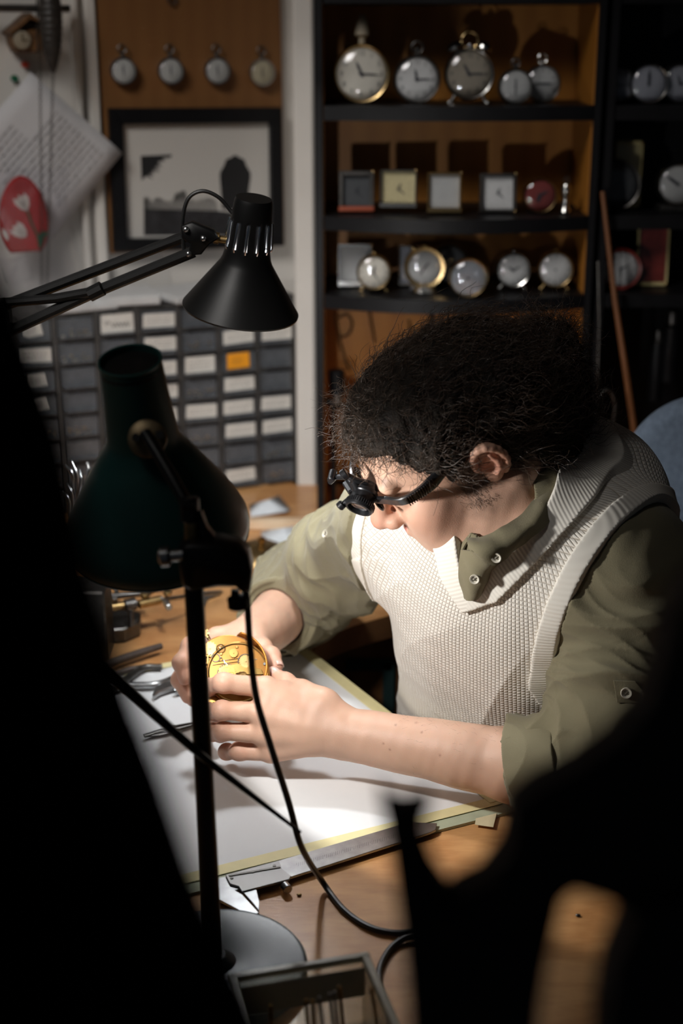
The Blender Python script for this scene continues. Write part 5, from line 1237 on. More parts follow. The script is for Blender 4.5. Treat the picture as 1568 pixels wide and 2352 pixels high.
# ---------------------------------------------------------------- chair
ch = thing('office_chair', 'blue fabric office chair backrest showing behind the near shoulder', 'chair', tuple(at_y(1560, 1300, 1.95) * [1, 1, 0]))
cf = mat('blue_fabric', (0.17, 0.22, 0.29), rough=.95, noise=.18, nscale=120, bump=.5, bscale=700)
cc = at_y(1640, 1190, 1.80); S = SDF(.1); cfw = nrm(np.array([-.45, -.85, .12])); cl = nrm(np.cross(UP, cfw)); cu_ = np.cross(cfw, cl); CR = np.stack([cl, cfw, cu_], 1)
def chair_sdf(p):
    q = (p - cc) @ CR; w = np.array([.130, .030, .165]) * 1.0; r = .028; k = np.abs(q - np.stack([0 * q[:, 0], .10 * q[:, 0] ** 2 * 6, 0 * q[:, 0]], 1)) - (w - [.115, r, .115]); 
    lx, lz = np.maximum(k[:, 0] , 0), np.maximum(k[:, 2], 0); d2 = np.hypot(lx, lz) - .115; d = np.stack([d2 + r, np.abs(q[:, 1] - .6 * q[:, 0] ** 2) - (w[1] - r)], 1)
    return np.hypot(np.maximum(d[:, 0], 0), np.maximum(d[:, 1], 0)) + np.minimum(d.max(1), 0) - r
v, q = surface_nets(chair_sdf, cc - .26, cc + .26, .004); mesh_obj('backrest', v, q, cf, ch, 180)
mb = MB(); sp_ = cc - cfw * .05; mb.tube(spline([sp_ - cu_ * .05, sp_ - cu_ * .22 - cfw * .02, np.array([sp_[0], sp_[1], .46])], 16), .014, 10); mb.build('back_bar', blk, ch)
seat_c = np.array([PE[0] + .06, PE[1] + .05, .44]); mb = MB(); mb.lathe([(.10, -.02), (.20, -.025), (.22, 0), (.21, .025), (.12, .032), (.0001, .032)], seat_c, (0, 0, 1), 40); mb.build('seat', cf, ch)
mb = MB(); mb.cyl([seat_c[0], seat_c[1], .08], [seat_c[0], seat_c[1], .43], .025, n=16); mb.build('column', blk, ch)
for k in range(5): a = k * 1.2566; e_ = np.array([math.cos(a), math.sin(a), 0]); mb = MB(); mb.tube([[seat_c[0], seat_c[1], .09], np.array([seat_c[0], seat_c[1], .05]) + e_ * .26], [.02, .012], 10); mb.sphere(np.array([seat_c[0], seat_c[1], .026]) + e_ * .26, .026, 12, 8); mb.build('foot', blk, ch)
mb = MB()
# person's legs under the bench
trs = SDF(.1)
for s_ in (1, -1):
    hp_ = PE + TL * .09 * s_ + np.array([0, 0, -.08]); kn_ = hp_ + np.array([-.33, -.22, -.02]) + TL * .03 * s_; an_ = np.array([kn_[0] + .02, kn_[1], .10]); trs.add(cap(hp_, kn_, .085, .065), .03); trs.add(cap(kn_, an_, .062, .045), .02); trs.add(cap(an_ - [0, 0, .045], an_ + np.array([-.13, -.09, -.05]), .045, .038), .02)
v, q = surface_nets(trs, [-.55, .9, .0], [.6, 2.0, .8], .012); mesh_obj('trousers', v, q, mat('dark_trousers', (.02, .02, .025), rough=.9), person, 180)

# ---------------------------------------------------------------- clocks on the shelves
gold = mat('gold_trim', (0.60, 0.42, 0.20), rough=.25, metal=1.0); nick = mat('nickel', (0.55, 0.54, 0.52), rough=.2, metal=1.0)
glass = clear('clock_glass', (.97, .98, 1), rough=.03, fac=.03)
def dial_m(nm, c): return mat('dial_' + nm, c, rough=.6, noise=.06, nscale=60)
cream = dial_m('cream', (0.62, 0.57, 0.47)); white_d = dial_m('white', (0.60, 0.58, 0.54)); silver_d = dial_m('silver', (0.42, 0.41, 0.38)); dark_d = dial_m('dark', (0.05, 0.05, 0.048)); yellow_d = dial_m('yellow', (0.50, 0.42, 0.22)); red_d = dial_m('red', (0.17, 0.02, 0.015)); brown_d = dial_m('brown', (0.26, 0.22, 0.16)); grey_d = dial_m('grey', (0.30, 0.30, 0.32))
CD = nrm(np.array([-.05, -1, .06]))
def dial_marks(parent, c, r, ux, uz, n, nums, hands, m=ink):
    mb = MB()
    if nums:
        for k in range(12): a = math.radians(90 - 30 * (k + 1)); put_text(mb, str(k + 1), c + (ux * math.cos(a) + uz * math.sin(a)) * r * .78, ux, uz, r * .27)
    for k in range(60 if nums else 12): a = k * 2 * math.pi / (60 if nums else 12); e_ = ux * math.cos(a) + uz * math.sin(a); mb.box(c + e_ * r * .94, [r * .03, r * (.008 if nums else .016), .00015], np.stack([e_, np.cross(n, e_), n], 1))
    mb.build('numerals', m, parent); mb = MB()
    for an, L, w in hands: a = math.radians(90 - an); e_ = ux * math.cos(a) + uz * math.sin(a); s_ = np.cross(n, e_); mb.prism([c + n * .0008 - e_ * r * .12 - s_ * w, c + n * .0008 + e_ * r * L * .6 - s_ * w, c + n * .0008 + e_ * r * L, c + n * .0008 + e_ * r * L * .6 + s_ * w, c + n * .0008 - e_ * r * .12 + s_ * w], n * .0006)
    mb.cyl(c, c + n * .002, r * .06, n=12); mb.build('hands', m, parent)
def round_clock(px, py, rpx, y, nm, lab, case=nick, dial=white_d, nums=True, hands=((-20, .5, .0014), (92, .75, .001)), bells=False, crown=False, feet=False, ring=0.0, depth=.035, grp=None, dirn=None, zb=None):
    c = at_y(px, py, y); r = rpx / FPX * ((c - _C) @ _F); n = CD if dirn is None else nrm(dirn); ux = nrm(np.cross(UP, n)); ux = -ux if ux[0] < 0 else ux; uz = np.cross(n, ux); uz = uz if uz[2] > 0 else -uz
    if zb is not None: c = c.copy(); c[2] = zb + r * 1.0 + (.006 if feet else .0005)
    t = thing(nm, lab, 'clock' if 'watch' not in nm else 'watch', (c[0], c[1], c[2] - r), grp)
    mb = MB(); mb.lathe([(r * .75, -depth), (r * .93, -depth * .9), (r, -depth * .6), (r, -.002), (r * .995, .002), (r * .95, .005), (r * (.90 - ring), .004), (r * (.88 - ring), .0005)], c, n, 48, capb=False); mb.build('case', case, t)
    rd = r * (.89 - ring); mb = MB(); mb.lathe([(rd, -.0006), (rd, .0002), (.0001, .0002)], c, n, 48); dl = mb.build('dial', dial, t); dial_marks(dl, c + n * .0005, rd, ux, uz, n, nums, hands)
    mb = MB(); mb.lathe([(rd * math.sin(q), .0035 + rd * .20 * math.cos(q)) for q in np.linspace(math.pi / 2, .02, 8)], c, n, 40, capa=False, capb=True); mb.lathe([(rd * .98 * math.sin(q), .0028 + rd * .20 * math.cos(q)) for q in np.linspace(math.pi / 2, .02, 8)], c, n, 40, capa=False, capb=True); mb.build('glass', glass, t)
    if bells:
        for s_ in (1, -1): mb = MB(); b0 = c + ux * s_ * r * .55 + uz * r * .95 - n * depth * .4; bn = nrm(ux * s_ * .5 + uz); mb.lathe([(r * .36, .0), (r * .35, r * .10), (r * .22, r * .24), (.0001, r * .30)], b0, bn, 28); mb.cyl(b0 - bn * r * .12, b0 + bn * r * .02, r * .05); mb.build('bell', gold if case is not nick else case, t)
        mb = MB(); mb.torus(c + uz * r * 1.28 - n * depth * .4, n, r * .32, r * .035, 24, 8, 0, 2 * math.pi); mb.build('carry_ring', gold, t)
    if crown: mb = MB(); mb.cyl(c + uz * r * .98 - n * depth * .3, c + uz * r * 1.18 - n * depth * .3, r * .09, n=14); mb.cyl(c + uz * r * 1.16 - n * depth * .3, c + uz * r * 1.30 - n * depth * .3, r * .14, n=16, bev=r * .02); mb.torus(c + uz * r * 1.30 - n * depth * .3, n, r * .24, r * .035, 24, 8); mb.build('crown', case, t)
    if feet:
        for s_ in (1, -1): mb = MB(); f0 = c + ux * s_ * r * .55 - uz * r * .80 - n * depth * .3; mb.cyl(f0, f0 + ux * s_ * r * .18 - uz * r * .32, r * .07, n=10); mb.sphere(f0 + ux * s_ * r * .20 - uz * (r * .32 - .001), r * .10, 12, 8); mb.build('foot', case, t)
        mb = MB(); mb.sphere(c + uz * r * 1.08 - n * .004, r * .10, 12, 8); mb.build('knob', case, t)
    return t, c, r, ux, uz, n
G1 = 'round clocks on the top shelf'; G3 = 'clocks on the lowest shelf'
t, c, r, ux, uz, n = round_clock(830, 172, 66, 2.35, 'pocket_clock', 'largest clock on the top shelf, cream face, at the far left', gold, cream, hands=((-25, .55, .0022), (93, .75, .0014)), grp=G1, zb=ZB[1])
mb = MB(); mb.lathe([(r * .12, 0), (r * .12, r * .25), (r * .26, r * .35), (r * .20, r * .75), (r * .10, r * 1.0), (.0001, r * 1.02)], c + uz * r * .95 - n * .012, uz, 20); mb.build('stem', brown_d, t)
round_clock(957, 190, 54, 2.35, 'pocket_clock', 'white-faced clock second from the left on the top shelf', dsteel, white_d, hands=((-12, .5, .0018), (90, .75, .0012)), crown=True, grp=G1, zb=ZB[1])
round_clock(1077, 180, 58, 2.35, 'alarm_clock', 'brownish clock with bells and feet in the middle of the top shelf', nick, brown_d, hands=((-32, .55, .002), (90, .8, .0014)), bells=True, feet=True, grp=G1, zb=ZB[1])
round_clock(1184, 186, 40, 2.33, 'stopwatch', 'small plain stopwatch fourth from the left on the top shelf', dsteel, silver_d, nums=False, hands=((180, .6, .0008), (0, .55, .0008)), crown=True, grp=G1, zb=ZB[1])
round_clock(1245, 187, 43, 2.37, 'pocket_clock', 'clock half hidden behind the stopwatch on the top shelf', nick, silver_d, hands=((92, .7, .0014), (270, .5, .0014)), crown=True, grp=G1, zb=ZB[1])
def square_clock(px, py, wpx, hpx, y, lab, frame, dial, nm='travel_clock', zb=None, yaw=0, lean=8, bar=None, fr=.16, hands=((20, .45, .001), (130, .7, .0008)), grp=None, marks=True, legs=True, base=None):
    c = at_y(px, py, y); k = ((c - _C) @ _F) / FPX; w, h = wpx * k / 2, hpx * k / 2
    if zb is not None: c = c.copy(); c[2] = zb + h + .0015
    t = thing(nm, lab, 'clock', (c[0], c[1], c[2] - h), grp); R_ = np.array((Matrix.Rotation(math.radians(yaw), 3, 'Z') @ Matrix.Rotation(math.radians(-lean), 3, 'X'))); ux, uy, uz = R_[:, 0], R_[:, 1], R_[:, 2]; n = -uy
    mb = MB()
    for s_ in (1, -1): mb.box(c + ux * s_ * w * (1 - fr / 2), [w * fr / 2, .008, h], R_, .001); mb.box(c + uz * s_ * h * (1 - fr / 2), [w * (1 - fr), .008, h * fr / 2], R_, .001)
    mb.box(c + uy * .010, [w * .96, .006, h * .96], R_, .001); mb.build('case', frame, t)
    mb = MB(); mb.box(c + uy * .002, [w * (1 - fr), .001, h * (1 - fr)], R_); dl = mb.build('dial', dial, t)
    if marks: dial_marks(dl, c + n * .0002 - uy * 0 + uy * .0006, min(w, h) * (1 - fr) * .85, ux, uz, n, False, hands)
    mb = MB(); mb.box(c - uy * .004, [w * (1 - fr), .0006, h * (1 - fr)], R_); mb.build('glass', glass, t)
    if bar: mb = MB(); mb.box(c - uz * h * .86 - uy * .009, [w * 1.02, .004, h * .13], R_, .001); mb.build('base_bar', bar, t)
    mb = MB(); mb.sphere(c + ux * w * .95 + uz * h * .95 - uy * .008, .0028, 10, 8); mb.sphere(c + ux * w * .95 - uz * h * .95 - uy * .008, .0028, 10, 8); mb.build('corner_stud', gold, t)
    if lean: mb = MB(); mb.box(c + uy * .026 - uz * h * .45, [w * .5, .002, h * .55], R_ @ np.array(Matrix.Rotation(math.radians(24), 3, 'X')), .0005); mb.build('stand', frame, t)
    return t
G2 = 'travel clocks on the middle shelf'
square_clock(818, 432, 80, 92, 2.34, 'dark square travel clock with a red base, first on the middle shelf', dsteel, dark_d, zb=ZB[2], bar=mat('red_lacquer', (.25, .05, .02), rough=.4), fr=.24, grp=G2)
square_clock(915, 420, 84, 86, 2.34, 'square travel clock with a pale yellow face on the middle shelf', nick, yellow_d, zb=ZB[2] + .006, yaw=-4, fr=.10, bar=nick, grp=G2)
square_clock(1020, 438, 78, 92, 2.32, 'brass travel clock with a mirror-like front and gold base bar', gold, silver_d, zb=ZB[2], bar=gold, fr=.12, marks=False, grp=G2)
square_clock(1143, 437, 84, 88, 2.33, 'black-framed travel clock with a plain white square face', dsteel, white_d, zb=ZB[2], fr=.18, grp=G2)
round_clock(1240, 430, 40, 2.33, 'round_travel_clock', 'round travel clock with a red face and gold rim', gold, red_d, nums=False, hands=((200, .5, .003), (60, .6, .002)), grp=G2, zb=ZB[2])
fg = thing('bell_figurine', 'tiny silver figurine at the right end of the middle shelf', 'figurine', tuple(at_y(1297, 487, 2.33))); fc = np.array([*at_y(1297, 487, 2.33)[:2], ZB[2] + .0005])
mb = MB(); mb.lathe([(.009, 0), (.010, .003), (.007, .010), (.005, .024), (.008, .030), (.009, .038), (.006, .046), (.0001, .050)], fc, UP, 20); mb.build('body', nick, fg); mb = MB(); mb.torus(fc + UP * .053, np.array([0, -1., 0]), .004, .0012, 16, 6); mb.build('loop', nick, fg)
square_clock(815, 608, 78, 96, 2.37, 'silver square clock standing behind the small cream clock', nick, silver_d, nm='mantel_clock', zb=ZB[3], fr=.10, marks=False, bar=nick, grp=G3)
round_clock(858, 624, 40, 2.31, 'alarm_clock', 'small cream alarm clock on ball feet at the left of the lowest shelf', gold, cream, hands=((10, .5, .0012), (150, .6, .001)), feet=True, grp=G3, zb=ZB[3])
square_clock(943, 600, 56, 90, 2.38, 'narrow silver square clock behind the gold-ringed clock', nick, grey_d, nm='mantel_clock', zb=ZB[3], fr=.12, marks=False, grp=G3)
t, c, r, ux, uz, n = round_clock(975, 608, 48, 2.33, 'table_clock', 'gold-ringed round clock on an oval foot, lowest shelf', gold, silver_d, nums=False, hands=((40, .5, .001), (210, .6, .001)), ring=.10, grp=G3, zb=ZB[3] + .004)
mb = MB(); mb.lathe([(.038, 0), (.040, .002), (.030, .006), (.008, .010)], [c[0], c[1] + .004, ZB[3] + .0005], UP, 32, sy=.6); mb.build('base', nick, t); mb = MB(); mb.sphere(c + uz * r * 1.02, r * .11, 12, 8); mb.sphere(c - ux * r * .55 + uz * r * .9, r * .16, 12, 8); mb.build('knob', gold, t)
round_clock(1030, 606, 46, 2.39, 'table_clock', 'dark round clock half hidden behind the gold-ringed clock', dsteel, dark_d, nums=False, hands=((40, .5, .001), (310, .6, .001)), grp=G3, zb=ZB[3])
round_clock(1075, 634, 45, 2.27, 'compass_clock', 'gold-rimmed clock with a bright mirror reflection, nearest the shelf edge', gold, mat('mirror_dial', (.62, .66, .68), rough=.12, metal=.8), nums=False, hands=(), grp=G3, dirn=[-.12, -1, .10], zb=ZB[3])
round_clock(1178, 620, 40, 2.33, 'alarm_clock', 'white-faced clock with a top knob, second from the right, lowest shelf', nick, white_d, hands=((-55, .45, .0012), (60, .6, .001)), feet=True, ring=.02, grp=G3, zb=ZB[3])
round_clock(1275, 624, 41, 2.33, 'alarm_clock', 'clock with a dark centre and gold studs at the right of the lowest shelf', gold, white_d, nums=True, hands=(), feet=True, grp=G3, zb=ZB[3])
c = at_y(1275, 622, 2.30); 
# right-hand unit
GR = 'clocks on the dark shelf at the right edge'
round_clock(1418, 185, 42, 2.35, 'pocket_clock', 'leftmost round clock on the top of the dark right shelf', dsteel, grey_d, nums=False, grp=GR, zb=ZB[1]); round_clock(1490, 186, 45, 2.34, 'pocket_clock', 'second round clock on the top of the dark right shelf', nick, grey_d, nums=False, hands=((0, .8, .0022),), grp=GR, zb=ZB[1]); round_clock(1562, 186, 45, 2.35, 'pocket_clock', 'round clock cut by the right edge of the photo, top row', dsteel, grey_d, nums=False, grp=GR, zb=ZB[1])
for px, lab in ((1440, 'round clock at the very top of the dark shelf, left'), (1535, 'round clock at the very top of the dark shelf, right')): round_clock(px, -32, 42, 2.35, 'pocket_clock', lab, nick, grey_d, nums=False, grp=GR, zb=ZB[0] + .02)
bc_ = mat('cream_card', (0.50, 0.42, 0.20), rough=.7); t = square_clock(1440, 402, 62, 150, 2.40, 'tall cream clock box behind a dark round clock, right shelf', bc_, bc_, nm='clock_box', zb=ZB[2], fr=.1, marks=False, lean=0, grp=GR)
round_clock(1415, 405, 58, 2.36, 'wall_clock', 'dark round clock leaning on the cream box, right shelf', dsteel, dark_d, hands=((60, .6, .0015), (200, .5, .0015)), grp=GR, zb=ZB[2]); round_clock(1556, 415, 47, 2.34, 'wall_clock', 'pale round clock at the right edge, middle row of the dark shelf', nick, silver_d, nums=False, hands=((305, .8, .0025),), grp=GR, zb=ZB[2] + .012)
mb = MB(); q0 = at_y(1556, 470, 2.35); mb.box([q0[0], q0[1] + .01, ZB[2] + .006], [.03, .02, .0055], bev=.001); tag(mb.build('small_plinth', dsteel), 'dark plinth under the pale clock at the right edge', 'plinth')
round_clock(1425, 622, 48, 2.34, 'alarm_clock', 'clock with a white face and red rim on the lowest right shelf', mat('red_rim', (.16, .02, .015), rough=.3), white_d, ring=.06, hands=((60, .5, .001), (180, .6, .001)), grp=GR, zb=ZB[3])
square_clock(1495, 618, 72, 150, 2.38, 'red and gold upright clock with a rounded cream frame', bc_, mat('red_gold', (.22, .035, .025), rough=.25, noise=.6, nscale=30), nm='mantel_clock', zb=ZB[3], fr=.10, marks=False, lean=3, grp=GR)

# tools hanging on the orange back panel
def hang(nm, lab, pts, r, m, y=2.487, flat=.5):
    P = spline([at_y(x, yy_, y) for x, yy_ in pts], 36); mb = MB(); mb.tube(P, r, 10, flat=flat); return tag(mb.build(nm, m), lab, 'tool', 'tools hanging below the clocks')
hang('ring_spanner', 'steel spanner with a hooked ring head hanging at the left', [(800, 850), (782, 790), (770, 725)], [.0045] * 36, steel_m)
hang('hook_wrench', 'dark ring hook hanging beside the steel spanner', [(778, 730), (795, 722), (808, 740), (802, 765), (782, 775)], [.0040] * 36, dsteel)
hang('punch', 'bright steel punch with a brass middle hanging on the orange panel', [(845, 702), (852, 740), (860, 785)], [.0045] * 36, steel_m)
hang('small_punch', 'short steel punch hanging just above the hair', [(938, 735), (942, 765)], [.004] * 36, steel_m)
hang('dark_clamp', 'dark clamp hanging under the middle of the lowest shelf', [(985, 705), (992, 735), (985, 765), (995, 800)], [.010] * 36, dsteel)
hang('curved_hook', 'curved dark hook hanging on the right of the orange panel', [(1130, 720), (1108, 722), (1100, 745), (1116, 775)], [.004] * 36, dsteel)
pj = thing('tailstock', 'black bench fitting with a steel knob beside the hair, left of the shelf', 'tool', tuple(at_y(765, 925, 2.2)))
c_ = at_y(772, 880, 2.35); mb = MB(); mb.cyl(at_y(775, 905, 2.35), at_y(772, 850, 2.35), .014, n=20, bev=.002); mb.build('body', blk, pj); mb = MB(); mb.cyl(at_y(740, 918, 2.35), at_y(790, 935, 2.35), .007, n=14, bev=.001); mb.cyl(at_y(765, 930, 2.35), [at_y(765, 930, 2.35)[0], 2.35, DESK], .005, n=12); mb.build('arm', blk, pj); mb = MB(); mb.cyl(at_y(774, 905, 2.34), at_y(776, 925, 2.34), .010, n=18, bev=.002); mb.build('knob', steel_m, pj)
# sticks and bow in the dark on the right
brw = mat('brown_stick', (0.16, 0.06, 0.02), rough=.5)
mb = MB(); mb.tube([at_y(1383, 440, 2.28), at_y(1412, 690, 2.27), at_y(1438, 860, 2.26), at_y(1462, 1030, 2.25)], [.0038, .0045, .0055, .0055], 10); tag(mb.build('wooden_stick', brw), 'long brown wooden stick leaning in front of the dark right shelf', 'stick')
mb = MB(); mb.tube([at_y(1373, 600, 2.25), at_y(1376, 740, 2.25), at_y(1372, 880, 2.25), at_y(1366, 1020, 2.25)], .0022, 8); tag(mb.build('thin_rod', dsteel), 'thin dark rod standing left of the brown stick', 'rod')
mb = MB(); mb.tube(spline([at_y(1362, 1060, 2.22), at_y(1364, 960, 2.22), at_y(1378, 905, 2.22), at_y(1400, 898, 2.22), at_y(1412, 930, 2.22), at_y(1405, 980, 2.22), at_y(1390, 1010, 2.22)], 40), .0028, 8); tag(mb.build('hooked_wire', dsteel), 'dark hooked wire hanging beside the brown stick', 'wire')
for x, y, rr0, lab in ((1512, 775, .009, 'small dim metal cap in the dark above the chair'), (1402, 858, .006, 'dim metal bead in the dark left of the brown stick'), (1545, 730, .012, 'dim rounded metal lid at the right edge above the chair')):
    c_ = at_y(x, y, 2.40); t = thing('metal_jar', lab, 'jar', (c_[0], c_[1], c_[2] - .03)); mb = MB(); mb.lathe([(rr0, 0), (rr0, .02), (rr0 * .8, .024), (.0001, .026)], c_ - UP * .01, UP, 16); mb.build('lid', dsteel, t); mb = MB(); mb.lathe([(rr0 * 1.3, -.11), (rr0 * 1.3, -.015), (rr0, -.010)], c_, UP, 16); mb.build('body', blk, t)

# ---------------------------------------------------------------- left wall
pin_w = wood('panel_wood', (0.165, 0.068, 0.018), (0.185, 0.080, 0.022), rough=.55, scale=2, dist=2, stretch=(5, 1, .5))
bo = thing('wood_panel', 'brown wooden panel on the wall carrying pocket watches and the picture', 'panel', tuple(wall_pt(430, 580, .02)))
P4 = [wall_pt(x, y, .0005) for x, y in ((250, 580), (646, 562), (640, 200), (634, -60), (214, -60), (228, 200))]; mb = MB(); mb.prism(P4, NL * .016, .001); mb.build('board', pin_w, bo)
for x, lab in ((283, 'pocket watch at the left of the row on the wooden panel'), (392, 'pocket watch second from the left on the wooden panel'), (499, 'pocket watch third from the left on the wooden panel'), (602, 'yellowish pocket watch at the right of the row on the wooden panel')):
    c = wall_pt(x, 163 if x < 600 else 167, .030); r = 31 / FPX * ((c - _C) @ _F); t = thing('pocket_watch', lab, 'watch', tuple(c - UP * r), 'pocket watches hanging on the wooden panel')
    n = nrm(NL + UP * .1 + DL * .15); ux = nrm(np.cross(UP, n)); ux = ux if ux[0] > 0 else -ux; uz = np.cross(n, ux); uz = uz if uz[2] > 0 else -uz
    mb = MB(); mb.lathe([(r * .7, -.010), (r * .95, -.007), (r, -.002), (r * .96, .003), (r * .86, .003), (r * .85, .0005)], c, n, 40, capb=False); mb.build('case', nick, t); mb = MB(); mb.lathe([(r * .85, -.0004), (r * .85, .0003), (.0001, .0003)], c, n, 36); dl = mb.build('dial', mat('watch_dial_warm', (.42, .37, .25), rough=.5) if x > 600 else silver_d, t)
    dial_marks(dl, c + n * .0006, r * .85, ux, uz, n, False, ((0, .6, .0007), (180, .5, .0007)))
    mb = MB(); mb.lathe([(r * .85 * math.sin(q), .0025 + r * .16 * math.cos(q)) for q in np.linspace(math.pi / 2, .02, 6)], c, n, 32, capa=False); mb.build('glass', glass, t)
    mb = MB(); mb.cyl(c + uz * r * .95, c + uz * r * 1.35, r * .14, n=14, bev=.0005); mb.torus(c + uz * r * 1.55, n, r * .30, r * .06, 24, 8); mb.build('crown', dsteel, t); mb = MB(); mb.cyl(c + uz * r * 1.85 - n * .03, c + uz * r * 1.85 + n * .004, r * .06, n=8); mb.build('nail', dsteel, t)
mb = MB(); mb.torus(wall_pt(395, 0, .022), NL, .007, .0016, 24, 8); mb.cyl(wall_pt(395, -6, .012), wall_pt(395, -6, .028), .0015); tag(mb.build('hanging_ring', dsteel), 'dark metal ring on a nail at the top edge of the wooden panel', 'ring')
pf_ = thing('picture_frame', 'black picture frame with a wide white mount and a dark landscape print', 'picture', tuple(wall_pt(450, 575, .03)))
OC = [wall_pt(x, y, .0168) for x, y in ((258, 576), (644, 562), (638, 246), (246, 248))]; IC = [wall_pt(x, y, .0168) for x, y in ((288, 546), (618, 540), (614, 281), (277, 284))]
for k in range(4): mb = MB(); mb.prism([OC[k], OC[(k + 1) % 4], IC[(k + 1) % 4], IC[k]], NL * .016, .001); mb.build('frame_bar', blk, pf_)
mb = MB(); mb.prism(IC, NL * .004); mb.build('mount', mat('mount_white', (.50, .48, .45), rough=.8), pf_)
pr_m = mat('print_grey', (.40, .38, .36), rough=.6, noise=.10, nscale=8); pd_m = mat('print_dark', (.012, .012, .013), rough=.6); pg_m = mat('print_mid', (.022, .021, .023), rough=.6, noise=.5, nscale=60)
def wp(o, pts): return [wall_pt(x, y, o) for x, y in pts]
mb = MB(); mb.prism(wp(.0202, ((330, 543), (574, 541), (570, 353), (322, 356))), NL * .0004); pr_o = mb.build('print', pr_m, pf_)
rp = random.Random(2)
skyl = [(330, 541), (330, 455)] + [(330 + k * 5.6, 462 - rp.uniform(0, 10) - (14 if 12 < k < 18 else 0) + (6 if 8 < k < 12 else 0)) for k in range(1, 30)] + [(500, 470), (500, 541)]
def fan(mb, pts, o): P = np.array(wp(o, pts)); n = len(P); tri = mg.tessellate_polygon([[Vector(p) for p in P]]); mb.add(P, [tuple(t) for t in tri])
mb = MB(); fan(mb, skyl, .0208); mb.build('treeline', pd_m, pr_o)
mb = MB(); fan(mb, ((331, 541), (331, 480), (500, 484), (574, 492), (572, 541)), .0209); mb.build('field', pg_m, pr_o)
tree = [(510, 480), (508, 450), (505, 415)] + [(540 + 34 * math.cos(a) * (1 + .08 * math.sin(7 * a)), 418 - 60 * math.sin(a) ** .8 * (1 + .04 * math.sin(9 * a))) for a in np.linspace(math.pi - .1, .1, 18)] + [(571, 440), (572, 485)]
mb = MB(); fan(mb, tree, .0210); mb.build('tree', pd_m, pr_o)
br_ = [(323, 358), (395, 355), (392, 362), (372, 364), (380, 370), (362, 372), (372, 384), (356, 382), (368, 396), (350, 390), (355, 402), (342, 398), (352, 412), (336, 404), (325, 415)]
mb = MB(); fan(mb, br_, .0210); mb.build('branch', pd_m, pr_o)
# pinned sheet with lines of text
pp_ = thing('pinned_sheet', 'white printed sheet hanging diagonally over the edge of the picture frame', 'paper', tuple(wall_pt(80, 560, .04)))
PC = [wall_pt(x, y, o) for x, y, o in ((70, 166, .030), (281, 352, .050), (96, 580, .045), (-120, 380, .030))]
mb = MB(); G = [[L2(L2(PC[0], PC[1], u), L2(PC[3], PC[2], u), v) + NL * .006 * math.sin(u * 3 + v * 2) for v in np.linspace(0, 1, 8)] for u in np.linspace(0, 1, 8)]; mb.grid(G); o = mb.build('sheet', mat('sheet_paper', (.50, .49, .50), rough=.8), pp_, 60); md = o.modifiers.new('t', 'SOLIDIFY'); md.thickness = .0004
mb = MB(); rt = random.Random(5)
for k in range(15):
    v = .16 + k * .05; u = .42 if k < 4 else .10; end = (.80 - rt.uniform(0, .2)) if k >= 4 else .75
    while u < end:
        l = rt.uniform(.02, .07); a_, b_ = L2(L2(PC[0], PC[1], v), L2(PC[3], PC[2], v), u), L2(L2(PC[0], PC[1], v), L2(PC[3], PC[2], v), u + l); q_ = nrm(PC[1] - PC[0]) * .0011; e_ = NL * (.0012 + .006 * math.sin(v * 3 + u * 2)); mb.add([a_ - q_ + e_, b_ - q_ + e_, b_ + q_ + e_, a_ + q_ + e_], [(0, 1, 2, 3)]); u += l + .012
mb.build('printed_lines', mat('grey_print', (.30, .29, .30), rough=.8), pp_)
mb = MB(); mb.prism(wp(.001, ((150, 470), (330, 462), (410, 700), (210, 730))), NL * .002); tag(mb.build('wall_sheet', mat('sheet_paper2', (.52, .50, .47), rough=.85)), 'plain pale sheet on the wall below the picture frame', 'paper')
for x, y, m_, lab in ((30, 180, mat('green_pin', (.01, .10, .05), rough=.3), 'green push pin on the wall left of the printed sheet'), (54, 148, mat('red_pin', (.35, .04, .02), rough=.3), 'red push pin above the top corner of the printed sheet')):
    c = wall_pt(x, y, .002); mb = MB(); mb.lathe([(.0005, 0), (.0005, .004), (.0055, .005), (.0035, .008), (.0035, .014), (.0058, .016), (.005, .018), (.0001, .018)], c, NL, 16); tag(mb.build('push_pin', m_), lab, 'pin', 'push pins on the left wall')
# red ornament in a clear bag
ob = thing('egg_ornament', 'red egg-shaped ornament painted with white tulips hanging in a clear bag', 'ornament', tuple(wall_pt(55, 590, .05)))
oc = wall_pt(52, 500, .065); ow = 57 / FPX * ((oc - _C) @ _F); oh = 95 / FPX * ((oc - _C) @ _F); R3 = np.stack([-DL, UP, NL], 1)
mb = MB(); K_ = [(math.cos(a) * ow * (1 - .12 * math.sin(a)), math.sin(a) * oh) for a in np.linspace(-.95, math.pi + .95, 36)]
mb.prism([oc - DL * x + UP * y for x, y in K_], NL * .010, .003); mb.build('egg_body', mat('red_gloss', (.30, .018, .020), rough=.25, coat=.5), ob)
wt = mat('white_paint', (.60, .56, .52), rough=.4); gt = mat('green_paint', (.03, .13, .08), rough=.4)
def petal(mb, cx, cy, ang, l, w): e_ = np.array([math.cos(ang), math.sin(ang)]); s_ = np.array([-e_[1], e_[0]]); mb.prism([oc + NL * .0102 - DL * p[0] + UP * p[1] for p in [np.array([cx, cy]) + e_ * l * a + s_ * w * b for a, b in ((0, 0), (.3, .5), (.7, .5), (1, .1), (.7, -.5), (.3, -.5))]], NL * .0012, .0003)
mb = MB(); 
for cx, cy, a0 in ((.006, .012, 2.0), (.002, -.030, 2.4)):
    for da in (-.35, 0, .35): petal(mb, cx, cy, a0 + da, .030, .010)
petal(mb, -.03, -.035, 1.9, .022, .008); mb.build('tulip', wt, ob)
